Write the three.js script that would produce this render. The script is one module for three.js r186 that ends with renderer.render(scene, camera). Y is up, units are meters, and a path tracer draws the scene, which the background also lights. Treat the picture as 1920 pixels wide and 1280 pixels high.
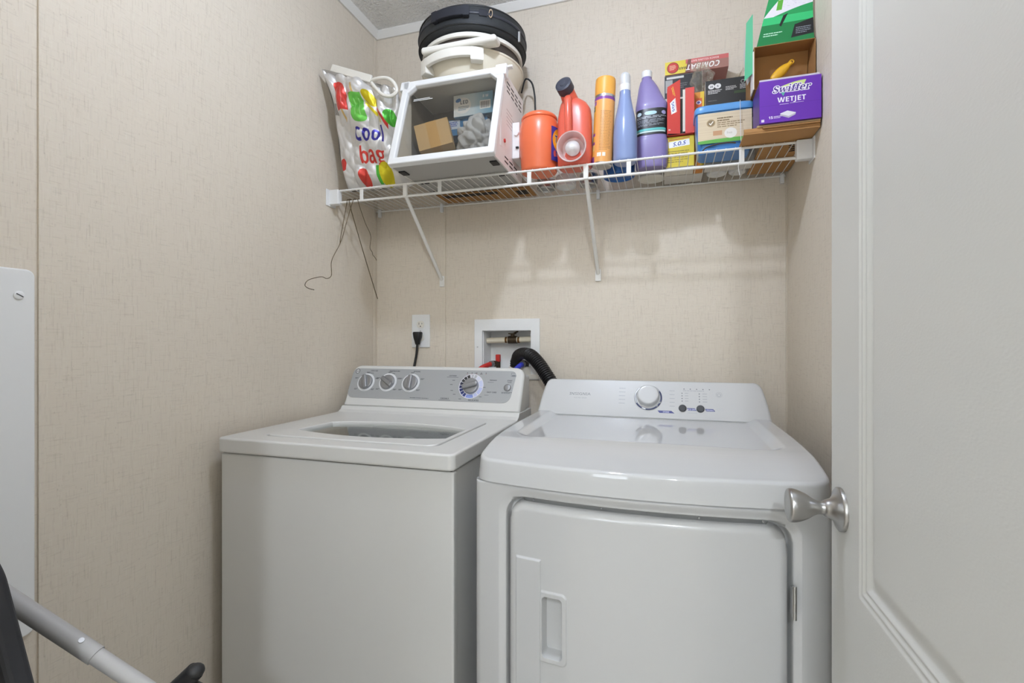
import * as THREE from 'three';
import { RoundedBoxGeometry } from 'three/addons/geometries/RoundedBoxGeometry.js';
import { mergeGeometries, mergeVertices } from 'three/addons/utils/BufferGeometryUtils.js';
import { ImprovedNoise } from 'three/addons/math/ImprovedNoise.js';
import { RectAreaLightUniformsLib } from 'three/addons/lights/RectAreaLightUniformsLib.js';

// ---------------------------------------------------------------- camera, sky, exposure
const H = 1.2;                                   // eye height; most heights below are given from the eye
const scene = new THREE.Scene();
const camera = new THREE.PerspectiveCamera(69.358, 1.5, 0.02, 60);
camera.position.set(0, H, 0);
camera.rotation.set(0, THREE.MathUtils.degToRad(17.2376), 0);
scene.background = new THREE.Color(0.86, 0.93, 1.0);
scene.backgroundIntensity = 9.0;
RectAreaLightUniformsLib.init();
const renderer = new THREE.WebGLRenderer({ antialias: true });
renderer.toneMapping = THREE.LinearToneMapping;
renderer.toneMappingExposure = 1.12;
renderer.shadowMap.enabled = true;
const ROOM_LAMP = 1.5, HALL_FILL = 5.2;              // candela; the second is for an added fill lamp

// ---------------------------------------------------------------- helpers
let seed = 20240517;
const rnd = () => { seed = (seed * 1664525 + 1013904223) >>> 0; return seed / 4294967296; };
const rr = (a, b) => a + (b - a) * rnd();
const noise = new ImprovedNoise();
const N = (x, y, z) => noise.noise(x + 13.7, y + 7.3, z + 3.1);
const ss = (a, b, x) => { const t = Math.min(1, Math.max(0, (x - a) / (b - a))); return t * t * (3 - 2 * t); };
const used = new Map();
function numbered(n) { const k = used.get(n) || 0; used.set(n, k + 1); return k ? n + '_' + String(k).padStart(3, '0') : n; }
const W = (x, y, d) => new THREE.Vector3(x, H + y, -d);     // from eye-level coordinates (x right, y up, d away)

function thing(name, label, category, [x, y, d], group) {
  const o = new THREE.Group(); o.name = numbered(name); o.position.copy(W(x, y, d)); scene.add(o);
  o.userData = { label, category }; if (group) o.userData.group = group;
  return o;
}
function rootOf(o) { while (o.parent && o.parent !== scene) o = o.parent; return o; }
function part(name, geo, mat, parent, label) {              // geo is in world metres
  const g = Array.isArray(geo) ? merge(geo) : geo;
  const r = rootOf(parent); g.translate(-r.position.x, -r.position.y, -r.position.z);
  const m = new THREE.Mesh(g, mat); m.name = name; m.castShadow = m.receiveShadow = true;
  if (label) m.userData.label = label;
  parent.add(m); return m;
}
function struct(name, geo, mat) {
  const m = new THREE.Mesh(Array.isArray(geo) ? merge(geo) : geo, mat); m.name = numbered(name);
  m.castShadow = m.receiveShadow = true; m.userData.kind = 'structure'; scene.add(m); return m;
}
function sub(name, geo, mat, parent) {                      // child of a structure mesh that sits at the origin
  const m = new THREE.Mesh(Array.isArray(geo) ? merge(geo) : geo, mat); m.name = name;
  m.castShadow = m.receiveShadow = true; parent.add(m); return m;
}
function merge(list) {
  const l = list.map(g => { const q = g.index ? g.toNonIndexed() : g; for (const k of Object.keys(q.attributes)) if (!['position', 'normal', 'uv'].includes(k)) q.deleteAttribute(k);
    if (!q.attributes.uv) q.setAttribute('uv', new THREE.BufferAttribute(new Float32Array(q.attributes.position.count * 2), 2)); return q; });
  return mergeGeometries(l);
}
function uvm(g, s = 1, ox = 0, oy = 0) {                     // uv in metres by face direction
  const q = g.index ? g.toNonIndexed() : g, p = q.attributes.position, n = q.attributes.normal, u = new Float32Array(p.count * 2);
  for (let i = 0; i < p.count; i++) {
    const ax = Math.abs(n.getX(i)), ay = Math.abs(n.getY(i)), az = Math.abs(n.getZ(i));
    let a, b; if (ax >= ay && ax >= az) { a = p.getZ(i); b = p.getY(i); } else if (ay >= az) { a = p.getX(i); b = p.getZ(i); } else { a = p.getX(i); b = p.getY(i); }
    u[2 * i] = a / s + ox; u[2 * i + 1] = b / s + oy;
  }
  q.setAttribute('uv', new THREE.BufferAttribute(u, 2)); return q;
}
function box(x0, x1, y0, y1, d0, d1, r = 0, seg = 2) {
  const w = x1 - x0, h = y1 - y0, t = d1 - d0;
  const g = r ? new RoundedBoxGeometry(w, h, t, seg, Math.min(r, w / 2, h / 2, t / 2)) : new THREE.BoxGeometry(w, h, t);
  const c = W((x0 + x1) / 2, (y0 + y1) / 2, (d0 + d1) / 2); g.translate(c.x, c.y, c.z); return g;
}
const m4 = (px, py, pd, rx = 0, ry = 0, rz = 0) => new THREE.Matrix4().compose(W(px, py, pd), new THREE.Quaternion().setFromEuler(new THREE.Euler(rx, ry, rz)), new THREE.Vector3(1, 1, 1));
function rod(a, b, r0, r1 = r0, seg = 14, open = false) {    // a, b as [x,y,d]
  const A = W(...a), B = W(...b), L = A.distanceTo(B), g = new THREE.CylinderGeometry(r1, r0, L, seg, 1, open);
  const q = new THREE.Quaternion().setFromUnitVectors(new THREE.Vector3(0, 1, 0), B.clone().sub(A).normalize());
  g.applyMatrix4(new THREE.Matrix4().compose(A.clone().add(B).multiplyScalar(.5), q, new THREE.Vector3(1, 1, 1))); return g;
}
function tube(pts, r, n = 40, seg = 8, smooth = true, closed = false) {
  const P = pts.map(p => W(...p)); let c;
  if (smooth) c = new THREE.CatmullRomCurve3(P, closed, 'centripetal');
  else { c = new THREE.CurvePath(); for (let i = 1; i < P.length; i++) c.add(new THREE.LineCurve3(P[i - 1], P[i])); }
  return new THREE.TubeGeometry(c, n, r, seg, closed);
}
function lathe(prof, x, y, d, mat4, seg = 48) {               // prof [[r,y],...]
  const g = new THREE.LatheGeometry(prof.map(p => new THREE.Vector2(Math.max(p[0], 1e-5), p[1])), seg);
  if (mat4) g.applyMatrix4(mat4); else { const c = W(x, y, d); g.translate(c.x, c.y, c.z); } return g;
}
function smoothProf(pts, n = 60) { const c = new THREE.CatmullRomCurve3(pts.map(p => new THREE.Vector3(p[0], p[1], 0)), false, 'centripetal'); return c.getPoints(n).map(p => [p.x, p.y]); }
function field(us, vs, fn, uvfn) {
  const nu = us.length, nv = vs.length, pos = new Float32Array(nu * nv * 3), uv = new Float32Array(nu * nv * 2), idx = [];
  for (let j = 0; j < nv; j++) for (let i = 0; i < nu; i++) {
    const p = fn(us[i], vs[j]), k = j * nu + i; pos.set(p, k * 3);
    const t = uvfn ? uvfn(us[i], vs[j]) : [i / (nu - 1), j / (nv - 1)]; uv.set(t, k * 2);
    if (i && j) idx.push(k - nu - 1, k - nu, k, k - nu - 1, k, k - 1);
  }
  const g = new THREE.BufferGeometry(); g.setAttribute('position', new THREE.BufferAttribute(pos, 3)); g.setAttribute('uv', new THREE.BufferAttribute(uv, 2));
  g.setIndex(idx); g.computeVertexNormals(); return g;
}
const lin = (a, b, n) => Array.from({ length: n + 1 }, (_, i) => a + (b - a) * i / n);
function lines(a, b, step, hot = [], w = .012, fine = .0012) { // sample lines, dense around the hot ones
  const s = new Set(lin(a, b, Math.ceil((b - a) / step)).map(v => +v.toFixed(5)));
  for (const h of hot) for (let v = h - w; v <= h + w; v += fine) if (v > a && v < b) s.add(+v.toFixed(5));
  return [...s].sort((p, q) => p - q);
}
function loft(sec, x, y, d, seg = 40, rotY = 0) {              // sec: [y, hx, hz, n(2 round..6 boxy), cx, cz]
  const sup = (a, n) => { const c = Math.cos(a), s = Math.sin(a); return [Math.sign(c) * Math.abs(c) ** (2 / n), Math.sign(s) * Math.abs(s) ** (2 / n)]; };
  const us = lin(0, 2 * Math.PI, seg), g = field(us, sec.map((_, i) => i), (a, j) => { const [yy, hx, hz, n = 2, cx = 0, cz = 0] = sec[j], q = sup(a, n); return [cx + hx * q[0], yy, cz + hz * q[1]]; }, (a, j) => [a / 6.2832, (sec[j][0] - sec[0][0]) / (sec[sec.length - 1][0] - sec[0][0])]);
  const cap = (j, flip) => { const [yy, hx, hz, n = 2, cx = 0, cz = 0] = sec[j]; const sh = new THREE.Shape(us.slice(0, -1).map(a => { const q = sup(a, n); return new THREE.Vector2(hx * q[0], hz * q[1]); })); const s = new THREE.ShapeGeometry(sh); s.rotateX(Math.PI / 2); s.translate(cx, yy, cz); return s; };
  const all = merge([g, cap(0), cap(sec.length - 1)]); all.rotateY(rotY); const c = W(x, y, d); all.translate(c.x, c.y, c.z); return all;
}
function rrect(x0, x1, y0, y1, r) {                            // rounded rectangle; r number or [bl,br,tr,tl]
  const [a, b, c, e] = Array.isArray(r) ? r : [r, r, r, r], s = new THREE.Shape();
  s.moveTo(x0 + a, y0); s.lineTo(x1 - b, y0); if (b) s.absarc(x1 - b, y0 + b, b, -Math.PI / 2, 0); s.lineTo(x1, y1 - c); if (c) s.absarc(x1 - c, y1 - c, c, 0, Math.PI / 2);
  s.lineTo(x0 + e, y1); if (e) s.absarc(x0 + e, y1 - e, e, Math.PI / 2, Math.PI); s.lineTo(x0, y0 + a); if (a) s.absarc(x0 + a, y0 + a, a, Math.PI, 1.5 * Math.PI); return s;
}
const poly = pts => new THREE.Shape(pts.map(p => new THREE.Vector2(p[0], p[1])));
function ext(shape, depth, bevel = 0, seg = 3, cs = 14) {
  return new THREE.ExtrudeGeometry(shape, { depth: depth - 2 * bevel, bevelEnabled: !!bevel, bevelSize: bevel, bevelThickness: bevel, bevelOffset: -bevel, bevelSegments: seg, curveSegments: cs }).translate(0, 0, bevel);
}
function extX(pts, x0, x1, bevel = 0) {                        // polygon in (d,y), swept along x
  const g = ext(poly(pts.map(([d, y]) => [d, y])), x1 - x0, bevel); // local x=d, y=y, z=sweep
  g.applyMatrix4(new THREE.Matrix4().set(0, 0, 1, x0, 0, 1, 0, H, -1, 0, 0, 0, 0, 0, 0, 1)); return g;
}
function extY(shape, y0, y1, bevel = 0, seg = 3) {             // plan shape in (x,d), from y0 up to y1
  const g = ext(shape, y1 - y0, bevel, seg);
  g.applyMatrix4(new THREE.Matrix4().set(1, 0, 0, 0, 0, 0, 1, H + y0, 0, -1, 0, 0, 0, 0, 0, 1)); return g;
}
function uvFit(g, x0, x1, y0, y1) { const p = g.attributes.position, u = new Float32Array(p.count * 2); for (let i = 0; i < p.count; i++) { u[2 * i] = (p.getX(i) - x0) / (x1 - x0); u[2 * i + 1] = (p.getY(i) - y0) / (y1 - y0); } g.setAttribute('uv', new THREE.BufferAttribute(u, 2)); return g; }
function plate(w, h, t = .0008) { return uvFit(new THREE.BoxGeometry(w, h, t), -w / 2, w / 2, -h / 2, h / 2); }

// ---------------------------------------------------------------- textures
function canvasTex(w, h, draw, srgb = true) {
  const c = document.createElement('canvas'); c.width = w; c.height = h; const x = c.getContext('2d'); draw(x, w, h);
  const t = new THREE.CanvasTexture(c); if (srgb) t.colorSpace = THREE.SRGBColorSpace; t.wrapS = t.wrapT = THREE.RepeatWrapping; t.magFilter = THREE.LinearFilter; t.anisotropy = 8; return t;
}
function txt(x, s, px, py, size, color, o = {}) { x.save(); x.translate(px, py); if (o.rot) x.rotate(o.rot); if (o.sx) x.scale(o.sx, 1); if (o.flip) x.scale(-1, -1); x.font = `${o.italic ? 'italic ' : ''}${o.bold ? 'bold ' : ''}${size}px ${o.font || 'sans-serif'}`; x.textAlign = o.align || 'center'; x.textBaseline = 'middle'; if (o.stroke) { x.lineWidth = o.lw || 6; x.strokeStyle = o.stroke; x.strokeText(s, 0, 0); } x.fillStyle = color; x.fillText(s, 0, 0); x.restore(); }
function greek(x, px, py, w, rows, lh, color, hgt = .5) { x.fillStyle = color; for (let r = 0; r < rows; r++) { let cx = px; const end = px + w * (r === rows - 1 ? .7 : rr(.88, 1)); while (cx < end) { const l = Math.min(end - cx, rr(.06, .2) * w); x.fillRect(cx, py + r * lh, l * .86, lh * hgt); cx += l; } } }
function ell(x, cx, cy, rx, ry, c, rot = 0) { x.fillStyle = c; x.beginPath(); x.ellipse(cx, cy, rx, ry, rot, 0, 7); x.fill(); }
function linen(base, spread, px = 1024) {
  return canvasTex(px, px, (x, w) => {
    x.fillStyle = base; x.fillRect(0, 0, w, w);
    for (let i = 0; i < 22000; i++) {
      const v = rnd() < .56, l = rr(5, 38), a = rr(.03, .15), up = rnd() < .5; x.fillStyle = up ? `rgba(255,250,240,${a * spread})` : `rgba(92,74,52,${a * spread})`;
      const px_ = rnd() * w, py_ = rnd() * w, t = rr(.6, 1.4);
      for (const ox of [0, -w]) for (const oy of [0, -w]) v ? x.fillRect(px_ + ox, py_ + oy, t, l) : x.fillRect(px_ + ox, py_ + oy, l * .8, t);
    }
    for (let i = 0; i < 900; i++) { x.fillStyle = `rgba(80,62,44,${rr(.08, .3) * spread})`; x.fillRect(rnd() * w, rnd() * w, rr(.8, 1.6), rr(1, 4)); }
  });
}
function greyNoise(px, cell, oct = 3, contrast = 1) {
  const d = new Uint8Array(px * px * 4);
  for (let j = 0; j < px; j++) for (let i = 0; i < px; i++) {
    let v = 0, a = 1, s = 0; for (let o = 0; o < oct; o++) { const f = (1 << o) / cell, P = Math.round(px * f) || 1; const X = i * f, Y = j * f; // wraps by blending
      const bx = i / px, by = j / px; const n = (q, t) => N(q, t, o * 9); v += a * (n(X, Y) * (1 - bx) * (1 - by) + n(X - P, Y) * bx * (1 - by) + n(X, Y - P) * (1 - bx) * by + n(X - P, Y - P) * bx * by); s += a; a *= .55; }
    const b = Math.max(0, Math.min(255, 128 + 200 * contrast * v / s)); d.set([b, b, b, 255], (j * px + i) * 4);
  }
  const t = new THREE.DataTexture(d, px, px); t.magFilter = THREE.LinearFilter; t.minFilter = THREE.LinearMipmapLinearFilter; t.generateMipmaps = true; t.wrapS = t.wrapT = THREE.RepeatWrapping; t.needsUpdate = true; return t;
}
const linenTex = linen('#e1d6c5', .65);
const linenBump = canvasTex(1024, 1024, (x, w) => { x.fillStyle = '#808080'; x.fillRect(0, 0, w, w); for (let i = 0; i < 9000; i++) { const v = rnd() < .55, l = rr(10, 70), c = rnd() < .5 ? 255 : 0; x.fillStyle = `rgba(${c},${c},${c},${rr(.05, .2)})`; v ? x.fillRect(rnd() * w, rnd() * w, rr(.8, 2), l) : x.fillRect(rnd() * w, rnd() * w, l, rr(.8, 2)); } }, false);
const stipple = greyNoise(512, 26, 4, 1.5);
const fineNoise = greyNoise(256, 5, 2, 1);
const rep = (t, a, b = a) => { const c = t.clone(); c.repeat.set(a, b); c.needsUpdate = true; return c; };

// ---------------------------------------------------------------- materials
const S = (c, r = .5, o = {}) => new THREE.MeshStandardMaterial({ color: c, roughness: r, ...o });
const Ph = (c, r, o = {}) => new THREE.MeshPhysicalMaterial({ color: c, roughness: r, ...o });
const M = {
  wall: new THREE.MeshStandardMaterial({ map: linenTex, bumpMap: linenBump, bumpScale: .0006, roughness: .62 }),
  ceil: S('#fdfcf8', .9, { bumpMap: rep(stipple, 4.5), bumpScale: .010 }),
  trim: S('#eceae4', .45), hallWall: S('#e6e3dd', .8), floor: S('#d6cec3', .5),
  door: S('#dddcd6', .42, { bumpMap: rep(fineNoise, 6, 1), bumpScale: .0002 }),
  enamel: Ph('#d9d8d4', .34, { clearcoat: .35, clearcoatRoughness: .22 }),
  dryer: Ph('#c9c9c8', .3, { clearcoat: .6, clearcoatRoughness: .08 }),
  dryerTop: Ph('#c9c9c8', .05, {}),
  white: S('#eeeeec', .42), warmWhite: S('#ebe7dc', .4), ivory: S('#e8e0cc', .45), wire: S('#f0eee8', .38),
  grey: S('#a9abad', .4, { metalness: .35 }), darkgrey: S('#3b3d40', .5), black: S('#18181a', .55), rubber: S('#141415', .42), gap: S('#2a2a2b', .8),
  nickel: S('#b4b3b1', .3, { metalness: 1 }), steel: S('#c4c5c6', .28, { metalness: 1 }), zinc: S('#9c9d9f', .38, { metalness: .7 }),
  brass: S('#7d5a33', .4, { metalness: .7 }), darkbrass: S('#4a3d2c', .45, { metalness: .5 }),
  red: S('#c8322b', .4), blueHose: S('#3d46c4', .4), cream: S('#e5dcc6', .45),
  glass: Ph('#ffffff', .03, { transmission: 1, thickness: 0, ior: 1.45 }), lidGlass: Ph('#f0f3f0', .04, { transmission: 1, thickness: 0, ior: 1.45 }), ovenGlass: Ph('#f4f2ee', .04, { transmission: 1, thickness: 0, ior: 1.45 }),
  film: Ph('#f4f1ea', .12, { transmission: .92, thickness: 0, ior: 1.3 }),
  card: S('#b98a55', .8), cardDark: S('#a67a48', .85), cardPale: S('#c9ab7c', .8),
  orange: Ph('#ec7448', .34, { clearcoat: .3, clearcoatRoughness: .25 }), redOrange: Ph('#e2634c', .32, { clearcoat: .3, clearcoatRoughness: .25 }),
  purple: Ph('#8d80b6', .34, { clearcoat: .2 }), blueBottle: Ph('#8b9ecb', .26, { clearcoat: .3 }), deepBlue: S('#2f6bb5', .35),
  hanger: S('#5a4a2e', .4, { metalness: .6 }),
};
const printMat = (t, r = .5, o = {}) => new THREE.MeshStandardMaterial({ map: t, roughness: r, ...o });

// ================================================================ the room
const XL = -1.183, XR = .389, DB = 1.85, DF = .13, CE = 1.319, FL = -H;
{ // back wall round the hole for the washer outlet box
  const h = [-.70, -.490, -.135, .047], t = .14;
  struct('wall_back', [box(XL - .1, h[0], FL, CE, DB, DB + t), box(h[1], XR + .1, FL, CE, DB, DB + t), box(h[0], h[1], FL, h[2], DB, DB + t), box(h[0], h[1], h[3], CE, DB, DB + t)].map(g => uvm(g, 1)), M.wall);
}
struct('wall_left', uvm(box(XL - .1, XL, FL, CE, .03, DB), 1, .31, .17), M.wall);
struct('wall_right', uvm(box(XR, XR + .1, FL, CE, .03, DB), 1, .62, .4), M.wall);
struct('wall_front', [box(XL, -.53, FL, CE, .03, DF), box(.305, XR, FL, CE, .03, DF), box(-.53, .305, .845, CE, .03, DF)].map(g => uvm(g, 1, .2, .5)), M.wall);
struct('ceiling', uvm(box(XL - .1, XR + .1, CE, CE + .1, .03, DB + .14), 1), M.ceil);
struct('floor', box(XL - .1, XR + .1, FL - .1, FL, .03, DB + .14), M.floor);
// ceiling cove: a small sloping strip along the walls
struct('trim_1', extX([[DB, CE - .03], [DB, CE], [DB - .022, CE], [DB - .022, CE - .005], [DB - .008, CE - .03]], XL, XR), M.trim);
{ const side = (x, sgn) => { const g = ext(poly([[0, CE - .03], [0, CE], [.022, CE], [.022, CE - .005], [.008, CE - .03]].map(([a, b]) => [a * sgn, b])), DB - DF - .001); g.translate(x, H, -(DB)); return g; };
  struct('trim_2', side(XL, 1), M.trim); struct('trim_3', side(XR, -1), M.trim); }
// wall battens over the panel joints
struct('trim_4', uvm(box(-.8845, -.8575, FL, CE - .03, DB - .0045, DB), 1, .4), M.wall);
struct('trim_5', uvm(box(XL, XL + .0045, FL, CE - .03, .652, .692), 1, .7), M.wall);
struct('trim_6', uvm(box(XL, XL + .003, FL, CE - .03, DB - .022, DB - .0005, .001, 1), 1, .1), M.wall);
struct('trim_7', uvm(box(XR - .003, XR, FL, CE - .03, DB - .012, DB - .0005, .001, 1), 1, .9), M.wall);
// hall behind the doorway, where the camera stands
{
  const d0 = -2.2, x0 = -1.9, x1 = 1.5, t = .1, w = [-1.0, -.32, -.25, .75];
  struct('wall_hall_back', [box(x0 - t, w[0], FL, CE, d0 - t, d0), box(w[1], x1 + t, FL, CE, d0 - t, d0), box(w[0], w[1], FL, w[2], d0 - t, d0), box(w[0], w[1], w[3], CE, d0 - t, d0)], M.hallWall);
  struct('wall_hall_left', box(x0 - t, x0, FL, CE, d0, .03), M.hallWall);
  struct('wall_hall_right', box(x1, x1 + t, FL, CE, d0, .03), M.hallWall);
  struct('wall_hall_front', [box(x0, XL - .1, FL, CE, .03, .13), box(XR + .1, x1, FL, CE, .03, .13)], M.hallWall);
  struct('ceiling_hall', box(x0 - t, x1 + t, CE, CE + .1, d0 - t, .03), M.ceil);
  struct('floor_hall', box(x0 - t, x1 + t, FL - .1, FL, d0 - t, .03), M.floor);
  const fr = [box(w[0], w[1], w[2], w[2] + .04, d0 - .07, d0 - .02), box(w[0], w[1], w[3] - .04, w[3], d0 - .07, d0 - .02), box(w[0], w[0] + .04, w[2] + .04, w[3] - .04, d0 - .07, d0 - .02), box(w[1] - .04, w[1], w[2] + .04, w[3] - .04, d0 - .07, d0 - .02), box(w[0] + .04, w[1] - .04, .23, .27, d0 - .065, d0 - .025)];
  const win = struct('window_1', fr, M.trim);
  sub('pane', box(w[0] + .04, w[1] - .04, w[2] + .04, .23, d0 - .048, d0 - .044), M.glass, win);
  sub('pane', box(w[0] + .04, w[1] - .04, .27, w[3] - .04, d0 - .048, d0 - .044), M.glass, win);
}
// lamps on the ceilings (both above the frame; the hall one is added for fill)
function ceilingLamp(label, x, d, cd, r, col) {
  const t = thing('ceiling_lamp', label, 'lamp', [x, CE, d]);
  part('base', lathe([[0, 0], [r * .8, 0], [r * .82, -.006], [r * .78, -.022], [0, -.022]], x, CE, d), M.white, t);
  const b = part('shade', lathe(smoothProf([[r * .76, -.022], [r, -.035], [r * .97, -.055], [r * .6, -.075], [0, -.082]], 30), x, CE, d), S('#fff4e0', .5, { emissive: new THREE.Color(col), emissiveIntensity: 1.6 }), t);
  const l = new THREE.PointLight(new THREE.Color(col), cd, 0, 2); l.position.set(0, -.12, 0); l.castShadow = true; l.shadow.radius = r * .26 / .02; l.name = 'bulb_light'; t.add(l);
  return t;
}
ceilingLamp('round white ceiling lamp above the washer and dryer', -.27, .81, ROOM_LAMP, .12, '#dbe8ff');
ceilingLamp('added unseen fill lamp on the hall ceiling behind the doorway', .3, -1.5, HALL_FILL, .2, '#ecf5ff');  // added lamp, out of view, brightens the washer and dryer fronts

// ================================================================ the door, open along the right side
{
  const X = .262, dE = .93, dH = .152, y0 = FL + .012, y1 = .83, pA = [.265, .812, -.362, .72], pB = [.265, .812, -1.05, -.487];
  const prof = e => { if (e < 0) return 0; const st = -.0022 * ss(0, .003, e) + .0012 * ss(.006, .009, e) - .0032 * ss(.009, .012, e) + .001 * ss(.015, .017, e) - .0058 * ss(.017, .023, e); return st + .0078 * ss(.025, .052, e); };
  const inside = (d, y, p) => Math.min(d - p[0], p[1] - d, y - p[2], p[3] - y);
  const hd = []; for (const p of [pA]) for (const k of [p[0] + .026, p[1] - .026]) hd.push(k); const hy = []; for (const p of [pA, pB]) for (const k of [p[2] + .026, p[3] - .026]) hy.push(k);
  const g = field(lines(dH, dE, .03, hd, .03, .0016), lines(y0, y1, .05, hy, .03, .0016), (d, y) => [X - Math.max(prof(inside(d, y, pA)), prof(inside(d, y, pB))) * 0 - (prof(inside(d, y, pA)) + prof(inside(d, y, pB))), H + y, -d], (d, y) => [y * 1.2, d * 4]);
  const door = struct('door_1', [g, box(X + .012, X + .036, y0, y1, dH, dE), box(X, X + .036, y0, y1, dE, dE + .0015), box(X, X + .036, y0, y1, dH - .0015, dH), box(X, X + .036, y1, y1 + .0015, dH, dE)], M.door);
  const kx = (r, a) => [r, a]; // lathe profile, then turned to point at -x
  const K = new THREE.Matrix4().makeTranslation(X, H - .261, -.884).multiply(new THREE.Matrix4().makeRotationZ(Math.PI / 2));
  const ros = sub('door_knob', lathe(smoothProf([[.0105, .024], [.0100, .030], [.0125, .038], [.0190, .048], [.0245, .060], [.0262, .068], [.0255, .0735], [.0222, .0755], [.012, .0748], [0, .0745]], 60), 0, 0, 0, K), M.nickel, door);
  sub('rosette', lathe([[.0335, 0], [.0335, .0045], [.031, .0065], [.024, .0085], [.0165, .014], [.0135, .0205], [.0118, .0245], [.0105, .0245], [.0105, .02]], 0, 0, 0, K), M.nickel, door);
  sub('latch_plate', box(X + .006, X + .030, -.29, -.232, dE + .0015, dE + .003), M.nickel, door);
}

// ================================================================ washer
{
  const xl = -1.141, xr = -.455, t = thing('washing_machine', 'white top-loading washing machine with grey control panel and glass lid', 'washer', [(xl + xr) / 2, FL, 1.36]);
  const e = M.enamel;
  part('front_panel', box(xl + .004, xr - .004, FL + .03, -.2975, 1.032, 1.052, .005, 3), e, t);
  part('cabinet', [box(xl + .007, xr - .007, FL + .03, -.2975, 1.054, 1.70, .004, 2), box(xl + .02, xr - .02, FL, FL + .03, 1.08, 1.66)], e, t);
  part('shadow_gap', box(xl + .010, xr - .010, -.2985, -.2945, 1.036, 1.69), M.rubber, t, 'dark strip standing in for the shaded gap under the washer top');  // dark colour painted in for the shadow below the top
  // the top: frame round the lid
  const deck = rrect(xl, xr, 1.021, 1.53, [.016, .016, .004, .004]); deck.holes.push(rrect(-1.048, -.533, 1.083, 1.457, [.03, .03, .012, .012]));
  part('top', extY(deck, -.2945, -.255, .006, 4), e, t);
  part('backsplash', extX([[1.505, -.2945], [1.505, -.2562], [1.53, -.2545], [1.545, -.247], [1.553, -.2355], [1.70, -.2355], [1.70, -.2945]], xl + .001, xr - .001, .002), e, t);
  // lid with its window
  const wp = []; const wx = [-1.012, -.548]; for (let i = 0; i <= 24; i++) { const s = i / 24; wp.push([wx[0] + (wx[1] - wx[0]) * s, 1.178 - .042 * Math.sin(Math.PI * s) ** .8]); } for (let i = 24; i >= 0; i--) { const s = i / 24; wp.push([wx[0] + .012 + (wx[1] - wx[0] - .012) * s, 1.318 + .05 * Math.sin(Math.PI * s) ** .8]); }
  const lid = rrect(-1.0455, -.5355, 1.0855, 1.4545, [.028, .028, .01, .01]); lid.holes.push(poly(wp));
  const lm = part('lid', extY(lid, -.268, -.2525, .003, 3), e, t);
  const gs = poly(wp.map(([x, d]) => [-.78 + (x + .78) * 1.012, 1.25 + (d - 1.25) * 1.02])); part('lid_window', extY(gs, -.2640, -.2610), M.lidGlass, lm);
  // what shows through the window
  part('tub_cover', [box(-1.062, -1.049, -.44, -.2945, 1.075, 1.465), box(-.532, -.519, -.44, -.2945, 1.075, 1.465), box(-1.049, -.532, -.44, -.2945, 1.070, 1.082), box(-1.049, -.532, -.44, -.2945, 1.458, 1.470)], M.white, t);
  const ring = rrect(-1.06, -.52, 1.07, 1.47, .02); const hole = new THREE.Path(); hole.absellipse(-.79, 1.27, .215, .165, 0, 6.2832); ring.holes.push(hole);
  part('dispenser_recess', [ext(rrect(-.945, -.585, -.303, -.272, .010), .004, .0015, 2).translate(0, H, -1.4575)], S('#9fa2a3', .45), t);
  part('tub_ring', extY(ring, -.318, -.306, .003), S('#e2e4e4', .4), t);
  part('basket', [new THREE.CylinderGeometry(.225, .225, .42, 48, 1, true).translate(-.79, H - .56, -1.27), new THREE.CylinderGeometry(.225, .225, .01, 48).translate(-.79, H - .77, -1.27)], S('#b9bbbc', .35, { metalness: .4 }), t);
  // console
  const a = Math.atan2(.07, .143), L = .159, B = new THREE.Matrix4().makeBasis(new THREE.Vector3(1, 0, 0), new THREE.Vector3(0, Math.cos(a), -Math.sin(a)), new THREE.Vector3(0, Math.sin(a), Math.cos(a))).setPosition(W(0, -.235, 1.558));
  const on = (g, x = 0, v = 0, w = 0) => g.translate(x, v, w).applyMatrix4(B);
  part('console', [on(ext(rrect(xl + .003, xr - .003, 0, L + .004, [.004, .004, .034, .034]), .075, .010, 5, 20), 0, 0, -.075), box(xl + .006, xr - .006, -.236, -.118, 1.62, 1.70, .01, 3)], e, t);
  const pan = new THREE.Shape(), px = [-1.133, -.486]; // panel outline: upper edge long, lower corners rounded
  pan.moveTo(px[0] + .028, .031); pan.lineTo(px[1] - .040, .031); pan.quadraticCurveTo(px[1] - .012, .031, px[1] - .008, .062); pan.lineTo(px[1], .130); pan.quadraticCurveTo(px[1] - .002, .147, px[1] - .02, .1475); pan.lineTo(px[0] + .02, .1475); pan.quadraticCurveTo(px[0] + .004, .147, px[0] + .001, .130); pan.lineTo(px[0] - .0, .058); pan.quadraticCurveTo(px[0] + .002, .031, px[0] + .028, .031);
  const PW = px[1] - px[0], PH = .1165, cw = 2048, ch = 369, k = cw / PW, kx = x => (x - px[0]) * k, ky = v => ch - (v - .031) * k;
  const KN = [[-1.066, .092], [-.974, .094], [-.880, .094]], BG = [-.644, .088], ST = [-.511, .086];
  const ptex = canvasTex(cw, ch, (x) => {
    x.fillStyle = '#adafb0'; x.fillRect(0, 0, cw, ch); const dk = '#3a3d40';
    const f = (s, X, V, sz, o = {}) => txt(x, s, kx(X), ky(V), sz, o.c || dk, { bold: true, ...o });
    f('LOAD SIZE', -1.043, .139, 20); f('TEMPERATURE', -.957, .139, 20); f('OPTIONS', -.865, .139, 20);
    for (const [X, V] of [[-1.05, .130], [-.96, .130]]) greek(x, kx(X - .02), ky(V), 120, 1, 10, dk, .6);
    for (const [X, V] of KN) { for (let q = 0; q < 5; q++) { const an = -2.3 + q * 1.15, lx = X + Math.sin(an) * .048, lv = V + Math.cos(an) * .04; greek(x, kx(lx) - 24, ky(lv) - 6, 48, 2, 9, '#55585a', .6); } }
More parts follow.
